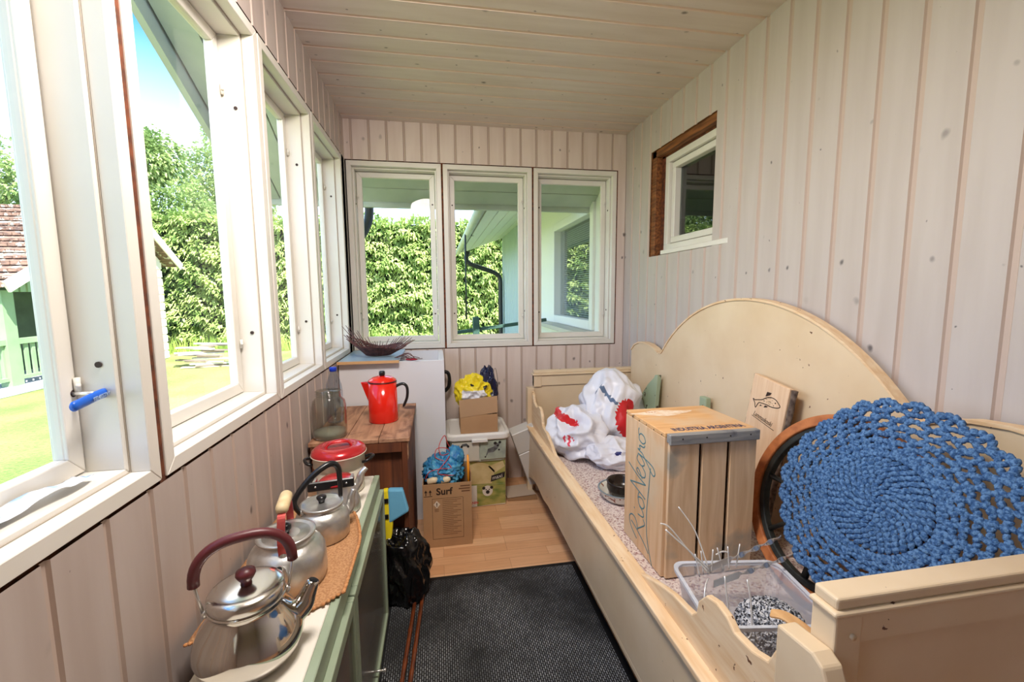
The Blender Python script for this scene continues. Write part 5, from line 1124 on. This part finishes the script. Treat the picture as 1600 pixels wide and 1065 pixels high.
for j in range(nz_+1):
    for i in range(nx+1):
        x = -14+17.6*i/nx; z = GZ+3.35*j/nz_; vs.append((x, HY+hsurf(x, z)+.10+.18*j/nz_, z))
for j in range(nz_):
    for i in range(nx): a = j*(nx+1)+i; fs.append((a, a+1, a+nx+2, a+nx+1))
mb.add(vs, fs, 0, True); mb.build('branches', HCORE, hd_, recalc=False)
# trees
TRK = mat('birch_trunk', S(206, 202, 192), .8, col2=S(70, 62, 56), scale=3, stretch=(1, 1, 4), lo=.5, hi=.6)
TL1 = leaf_mat('birch_leaf', S(120, 150, 84), S(190, 206, 140), 1.0); TL2 = leaf_mat('maple_leaf', S(104, 142, 66), S(172, 196, 110), .9)
def tree(x, y, h, r, seed, m, lb, n=5200, lobes=8, leaf=.17):
    q = random.Random(seed); t = thing('tree', (x, y, GZ), lb, 'tree', 'trees beyond the hedge'); mb = MB(); cs = []
    for i in range(lobes):
        u = q.uniform(.30, .95); rad = r*(.72 if u < .7 else .45)*q.uniform(.5, .8); a = q.uniform(0, 2*PI); rr_ = r*(1-u)*.9+.2
        cs.append((Vector((x+rr_*math.cos(a), y+rr_*math.sin(a), GZ+h*u)), rad))
    tt = sum(c[1]**2 for c in cs)
    for c, rad in cs:
        for k in range(int(n*rad**2/tt)):
            d = Vector((q.gauss(0, 1), q.gauss(0, 1), q.gauss(0, 1))).normalized(); s_ = rad*(.55+.5*q.random()**.5)*(1+.35*noise.noise(d*2.6+c)); p = c+Vector((d.x*s_, d.y*s_, d.z*s_*1.05))
            spray(mb, p, d, leaf, leaf*.26, q, 2)
    mb.build('foliage', m, t, recalc=False)
    tk = MB(); tk.tube([(x, y, GZ), (x+.08, y, GZ+h*.4), (x-.05, y+.05, GZ+h*.85)], [.15, .11, .04], 10)
    for i, (c, rad) in enumerate(cs[:6]): tk.tube([(x, y, GZ+h*(.25+.08*i)), (Vector((x, y, GZ+h*(.35+.07*i)))+c)/2, c], [.05, .035, .015], 6)
    tk.build('trunk', TRK, t)
tree(-13.4, 16.5, 6.6, 2.2, 1, TL1, 'pale leafy birch rising just above the shed ridge behind the hedge', 5000, 9)
tree(-10.2, 18.0, 6.9, 2.5, 2, TL1, 'rounded pale birch left of the tallest one in the second left window', 12000, 18)
tree(-8.6, 21.5, 9.6, 2.2, 3, TL1, 'tallest birch, its top against the cloud in the second left window', 11000, 18)
tree(-16.8, 13.5, 8.2, 2.2, 4, TL2, 'leafy tree behind the shed roof seen in the nearest window', 7000, 11)
tree(-2.9, 19.0, 4.7, 1.2, 5, TL2, 'low green tree top behind the hedge in the first far window', 3000, 8)
tree(.9, 21.0, 5.0, 1.2, 6, TL1, 'hazy pale tree top behind the hedge in the middle far window', 2600, 8)
tree(-5.6, 16.4, 4.6, 1.1, 7, TL2, 'green tree top behind the hedge in the third left window', 3000, 8)
# garden shed
SHG = mat('shed_pale_green', S(140, 168, 128), .7, col2=S(126, 154, 116), scale=3); SHD = mat('shed_dark_green', S(74, 94, 66), .8, col2=S(62, 80, 56), scale=4)
SHW = mat('shed_white_boards', S(226, 222, 206), .7); TIL = mat('old_roof_tiles', S(150, 118, 100), .9, col2=S(92, 74, 68), scale=9, stretch=(1, 3, 3), chips=S(196, 190, 176), chip_t=.58, chip_s=9)
sh_ = thing('garden_shed', (-9, 9.4, GZ), 'old pale green shed with a mossy tiled gable roof and railed porch on the lawn', 'shed')
sx_ = -6.0; ya, yb, yr = 7.2, 11.20, 9.86; ze, zr = 1.5, 2.96; zb_ = 2.03
b_ = MB(); b_.box((-10, ya+.35, GZ), (sx_-1.2, yb-.5, ze-.02)); b_.build('dark_wall', SHD, sh_)
b_ = MB(); b_.prism([(yr+.3, GZ), (yb-.28, GZ), (yb-.28, zb_+.06), (yr+.3, zr-.32)], lambda u, v, d: (d, u, v), sx_-1.2, sx_-.06); b_.build('white_wall', SHW, sh_)
bd = MB()
for i in range(12): bd.box((sx_-.059, yr+.29, GZ+.18*i+.02), (sx_-.042, yb-.27, GZ+.18*i+.165))
bd.build('white_siding', SHW, sh_)
b_ = MB(); y = ya+.2
while y < yr+.25:
    zt = ze+(min(y, 2*yr-y)-ya)*(zr-ze)/(yr-ya)-.14; zl = ze-.12
    if zt > zl+.02: b_.box((sx_-.06, y, zl), (sx_-.03, y+.085, zt))
    y += .12
b_.build('gable_slats', SHG, sh_)
rf_ = MB()
for s0, s1, z0 in ((ya-.1, yr, ze-.06), (yb+.1, yr, zb_-.06)):
    rf_.add([(-10.3, s0, z0), (sx_+.15, s0, z0), (sx_+.15, s1, zr), (-10.3, s1, zr), (-10.3, s0, z0+.07), (sx_+.15, s0, z0+.07), (sx_+.15, s1, zr+.07), (-10.3, s1, zr+.07)], [(0,3,2,1),(4,5,6,7),(0,1,5,4),(1,2,6,5),(2,3,7,6),(3,0,4,7)])
rf_.build('roof', TIL, sh_)
tl = MB()
for i in range(14):
    u = (i+.5)/14; y0 = ya-.1+(yr-ya+.1)*u; z0 = ze-.06+(zr-ze+.06)*u
    for k in range(36): x = -10.2+k*.12; tl.box((x, y0-.06, z0+.065), (x+.10, y0+.05, z0+.10+.012*((i*7+k*3) % 3)))
tl.build('roof_tiles', TIL, sh_)
fa = MB()
for s0, s1, z0 in ((ya-.12, yr, ze-.06), (yb+.12, yr, zb_-.06)): fa.beam((sx_+.16, s0, z0), (sx_+.16, s1, zr+.03), .03, .16)
fa.build('barge_boards', SHW, sh_)
ps_ = MB(); 
for y in (ya+.12, yr+.2): ps_.box((sx_-.18, y-.09, GZ), (sx_-.04, y+.09, ze-.1))
ps_.build('porch_posts', SHG, sh_)
ra = MB(); ra.box((sx_-.14, ya-.5, .62), (sx_-.06, yr+.1, .70)); ra.box((sx_-.13, ya-.5, .10), (sx_-.07, yr+.1, .15))
y = ya-.46
while y < yr+.4: ra.box((sx_-.115, y, .10), (sx_-.09, y+.055, .63)); y += .115
ra.build('porch_railing', SHG, sh_)
MB().box((sx_-1.2, ya-.3, GZ+.005), (sx_, yr+.25, .02)).build('porch_floor', mat('grey_step', S(168, 170, 172), .8), sh_)
# wood pile
rw = random.Random(5)
for i in range(15):
    x = -4.55+rw.uniform(-.25, .25); y = 9.3+.02*i; z = GZ+.02+.030*i; a = rw.uniform(-.4, .4)
    l = rw.uniform(.25, .48); o = MB().box((-l, -.05, -.011), (l, .05, .011)).build('scrap_board', [mat('scrap_pale', S(206, 186, 154), .8), mat('scrap_grey', S(140, 126, 116), .8), mat('scrap_white', S(222, 220, 210), .8)][i % 3])
    o.location = (x, y, z); o.rotation_euler = (0, rw.uniform(-.008, .008), a); tag(o, 'old board thrown on the scrap wood pile by the hedge', 'board', 'boards in the scrap wood pile')
# tall weeds round the pile
wd = MB(); q = random.Random(9)
for i in range(1500):
    x = q.uniform(-8.5, 1.0); y = q.uniform(11.6, 12.0); h_ = q.uniform(.1, .55); p = Vector((x, y, GZ)); b = p+Vector((q.uniform(-.12, .12), q.uniform(-.1, .05), h_)); wd.add([p-Vector((.015, 0, 0)), p+Vector((.015, 0, 0)), b], [(0, 1, 2)])
tag(wd.build('tall_weeds', leaf_mat('weed_leaf', S(130, 164, 70), S(184, 206, 110), 2), recalc=False), 'tall grassy weeds growing along the foot of the hedge', 'weeds', kind='stuff')

# ------------------------------------------------------------------ porch roof overhang (slopes down towards the far end)
SOF = mat('soffit_grey_green', S(206, 212, 200), .6, col2=S(192, 200, 188), scale=4)
ph = thing('porch_roof', (.3, 2.0, 2.4), 'grey green boarded roof overhang outside the porch windows', 'roof')
def rz_(y): return 2.012+.56*(3.62-y)
def slab(mb, x0, x1, y0, y1, t0=0, t1=.03):
    mb.add([(x0, y0, rz_(y0)+t0), (x1, y0, rz_(y0)+t0), (x1, y1, rz_(y1)+t0), (x0, y1, rz_(y1)+t0), (x0, y0, rz_(y0)+t1), (x1, y0, rz_(y0)+t1), (x1, y1, rz_(y1)+t1), (x0, y1, rz_(y1)+t1)], [(0,3,2,1),(4,5,6,7),(0,1,5,4),(1,2,6,5),(2,3,7,6),(3,0,4,7)])
s_ = MB(); y = 3.02
while y < 3.58: slab(s_, -.66, 1.32, y+.004, min(y+.146, 3.6)); y += .150
s_.build('soffit_boards', SOF, ph)
s_ = MB(); x = -1.30
while x < -.68: slab(s_, x+.004, x+.150, -1.6, 3.60); x += .156
s_.build('rake_boards', SOF, ph)
s_ = MB(); slab(s_, -1.34, 1.32, -1.6, 3.64, .032, .08); s_.build('roof_deck', mat('roof_dark', S(70, 68, 66), .9), ph)
s_ = MB(); slab(s_, -1.345, -1.31, -1.6, 3.64, -.10, .031); s_.build('rake_fascia', SOF, ph)
s_ = MB(); s_.box((-1.305, 3.605, rz_(3.62)-.03), (1.32, 3.64, rz_(3.62)+.03)); s_.build('eave_fascia', SOF, ph)
s_ = MB().tube(spline([(-.52, 3.70, 2.08), (-.52, 3.70, 1.95), (-.54, 3.66, 1.84), (-.60, 3.55, 1.70)], 5), .035, 10); tag(s_.build('downpipe', mat('dark_gutter', S(44, 48, 46), .4)), 'short dark downpipe bend outside the first far window', 'pipe')

# ------------------------------------------------------------------ neighbouring wing of the house
COR = bpy.data.materials.new('corrugated_blue_grey'); COR = mat('corrugated_blue_grey', S(176, 194, 198), .45)
WHX = mat('exterior_white', S(236, 236, 228), .6)
hw_ = thing('house_wing', (1.4, 5.5, GZ), 'blue grey corrugated house wing with a white soffit beyond the far windows', 'house')
c_ = MB(); y = 5.62; n_ = 0; vs = []
while y < 8.72:
    vs += [(1.335-(.022 if n_ % 4 in (1, 2) else 0), y)]; y += .028 if n_ % 2 == 0 else .045; n_ += 1
V_ = [(a, b, GZ) for a, b in vs]+[(a, b, 2.42) for a, b in vs]; L__ = len(vs); c_.add(V_, [(i, i+1, L__+i+1, L__+i) for i in range(L__-1)]); c_.build('corrugated_wall', COR, hw_, recalc=False)
w_ = MB(); w_.box((1.345, 5.6, GZ), (1.6, 8.72, 2.42)); wy = [(3.02, 3.52, GZ, 2.42), (4.82, 5.60, GZ, 2.42), (3.52, 4.82, GZ, .98), (3.52, 4.82, 2.06, 2.42)]
for a, b, c, d in wy: w_.box((1.325, a, c), (1.6, b, d))
w_.build('white_wall', WHX, hw_)
wi = MB(); 
for a, b, c, d in ((3.52, 3.60, .98, 2.06), (4.74, 4.82, .98, 2.06), (3.60, 4.74, .98, 1.06), (3.60, 4.74, 1.98, 2.06)): wi.box((1.30, a, c), (1.40, b, d))
wn_ = wi.build('house_window', WHX, hw_, bevel=.004); MB().box((1.375, 3.60, 1.06), (1.380, 4.74, 1.98)).build('pane', glass_mat('blind_window_glass', (.92, .95, .95, 1), 1.2), wn_)
bl_ = MB()
for i in range(44): z = 1.07+i*.0205; bl_.add([(1.405, 3.61, z), (1.405, 4.73, z), (1.425, 4.73, z+.012), (1.425, 3.61, z+.012)], [(0, 1, 2, 3)])
bl_.build('venetian_blind', mat('blind_slat', S(206, 212, 216), .5), wn_, recalc=False)
MB().box((1.44, 3.55, 1.0), (1.445, 4.8, 2.03)).build('dark_interior', DIM, wn_)
MB().box((1.16, 3.30, .93), (1.324, 5.58, .97)).build('outer_ledge', mat('ledge_beige', S(206, 200, 184), .6), hw_, bevel=.004)
so_ = MB()
for i in range(5):
    a = i/5; b = (i+1)/5; x0 = .50+.83*a+.004; x1 = .50+.83*b-.004; z0 = 2.11+.30*a; z1 = 2.11+.30*b
    so_.add([(x0, 3.70, z0), (x1, 3.70, z1), (x1, 8.75, z1), (x0, 8.75, z0), (x0, 3.70, z0+.03), (x1, 3.70, z1+.03), (x1, 8.75, z1+.03), (x0, 8.75, z0+.03)], [(0,3,2,1),(4,5,6,7),(0,1,5,4),(1,2,6,5),(2,3,7,6),(3,0,4,7)])
so_.build('soffit', WHX, hw_)
ro2 = MB(); ro2.add([(.44, 3.68, 2.17), (5.2, 3.68, 3.9), (5.2, 8.85, 3.9), (.44, 8.85, 2.17), (.44, 3.68, 2.23), (5.2, 3.68, 3.96), (5.2, 8.85, 3.96), (.44, 8.85, 2.23)], [(0,3,2,1),(4,5,6,7),(0,1,5,4),(1,2,6,5),(2,3,7,6),(3,0,4,7)]); ro2.build('roof', mat('roof_dark2', S(80, 76, 72), .9), hw_)
gt = MB(); gt.tube([(.44, 3.7, 2.13), (.44, 8.9, 2.13)], .05, 10); gt.build('gutter', SOF, hw_)
dp_ = MB(); dp_.tube(spline([(.62, 8.55, 2.12), (.58, 8.55, 1.98), (.66, 8.55, 1.88), (.95, 8.55, 1.78), (1.15, 8.55, 1.70), (1.24, 8.55, 1.58), (1.245, 8.55, 1.2), (1.245, 8.55, GZ)], 5), .045, 10)
tag(dp_.build('downpipe', MATS['dark_gutter']), 'dark downpipe bending to the far corner of the corrugated wall', 'pipe')
tag(MB().tube([(.40, 6.0, 2.10), (.395, 6.0, .95)], .012, 6).tube([(.40, 6.0, 2.1), (.52, 6.2, 2.12)], .012, 6).build('rain_chain', MATS['dark_gutter']), 'thin dark rain chain hanging from the house gutter', 'chain')
rl_ = thing('garden_railing', (.4, 4.5, .4), 'dark green outdoor handrail with one post outside the middle far window', 'railing')
GRR = mat('railing_green', S(62, 96, 84), .6)
MB().box((.360, 4.46, GZ), (.428, 4.52, 1.06)).build('post', GRR, rl_, bevel=.004); MB().beam((.05, 4.5, .885), (1.15, 4.5, 1.02), .035, .035).build('handrail', GRR, rl_, bevel=.004)
# bulk of the house beside the porch, keeps the low sun off the right wall
hb_ = MB(); hb_.box((XR+.96, -3.2, GZ), (4.8, 3.66, 2.9)); tag(hb_.build('wall_house', WHX), kind='structure')
bpy.context.view_layer.update()
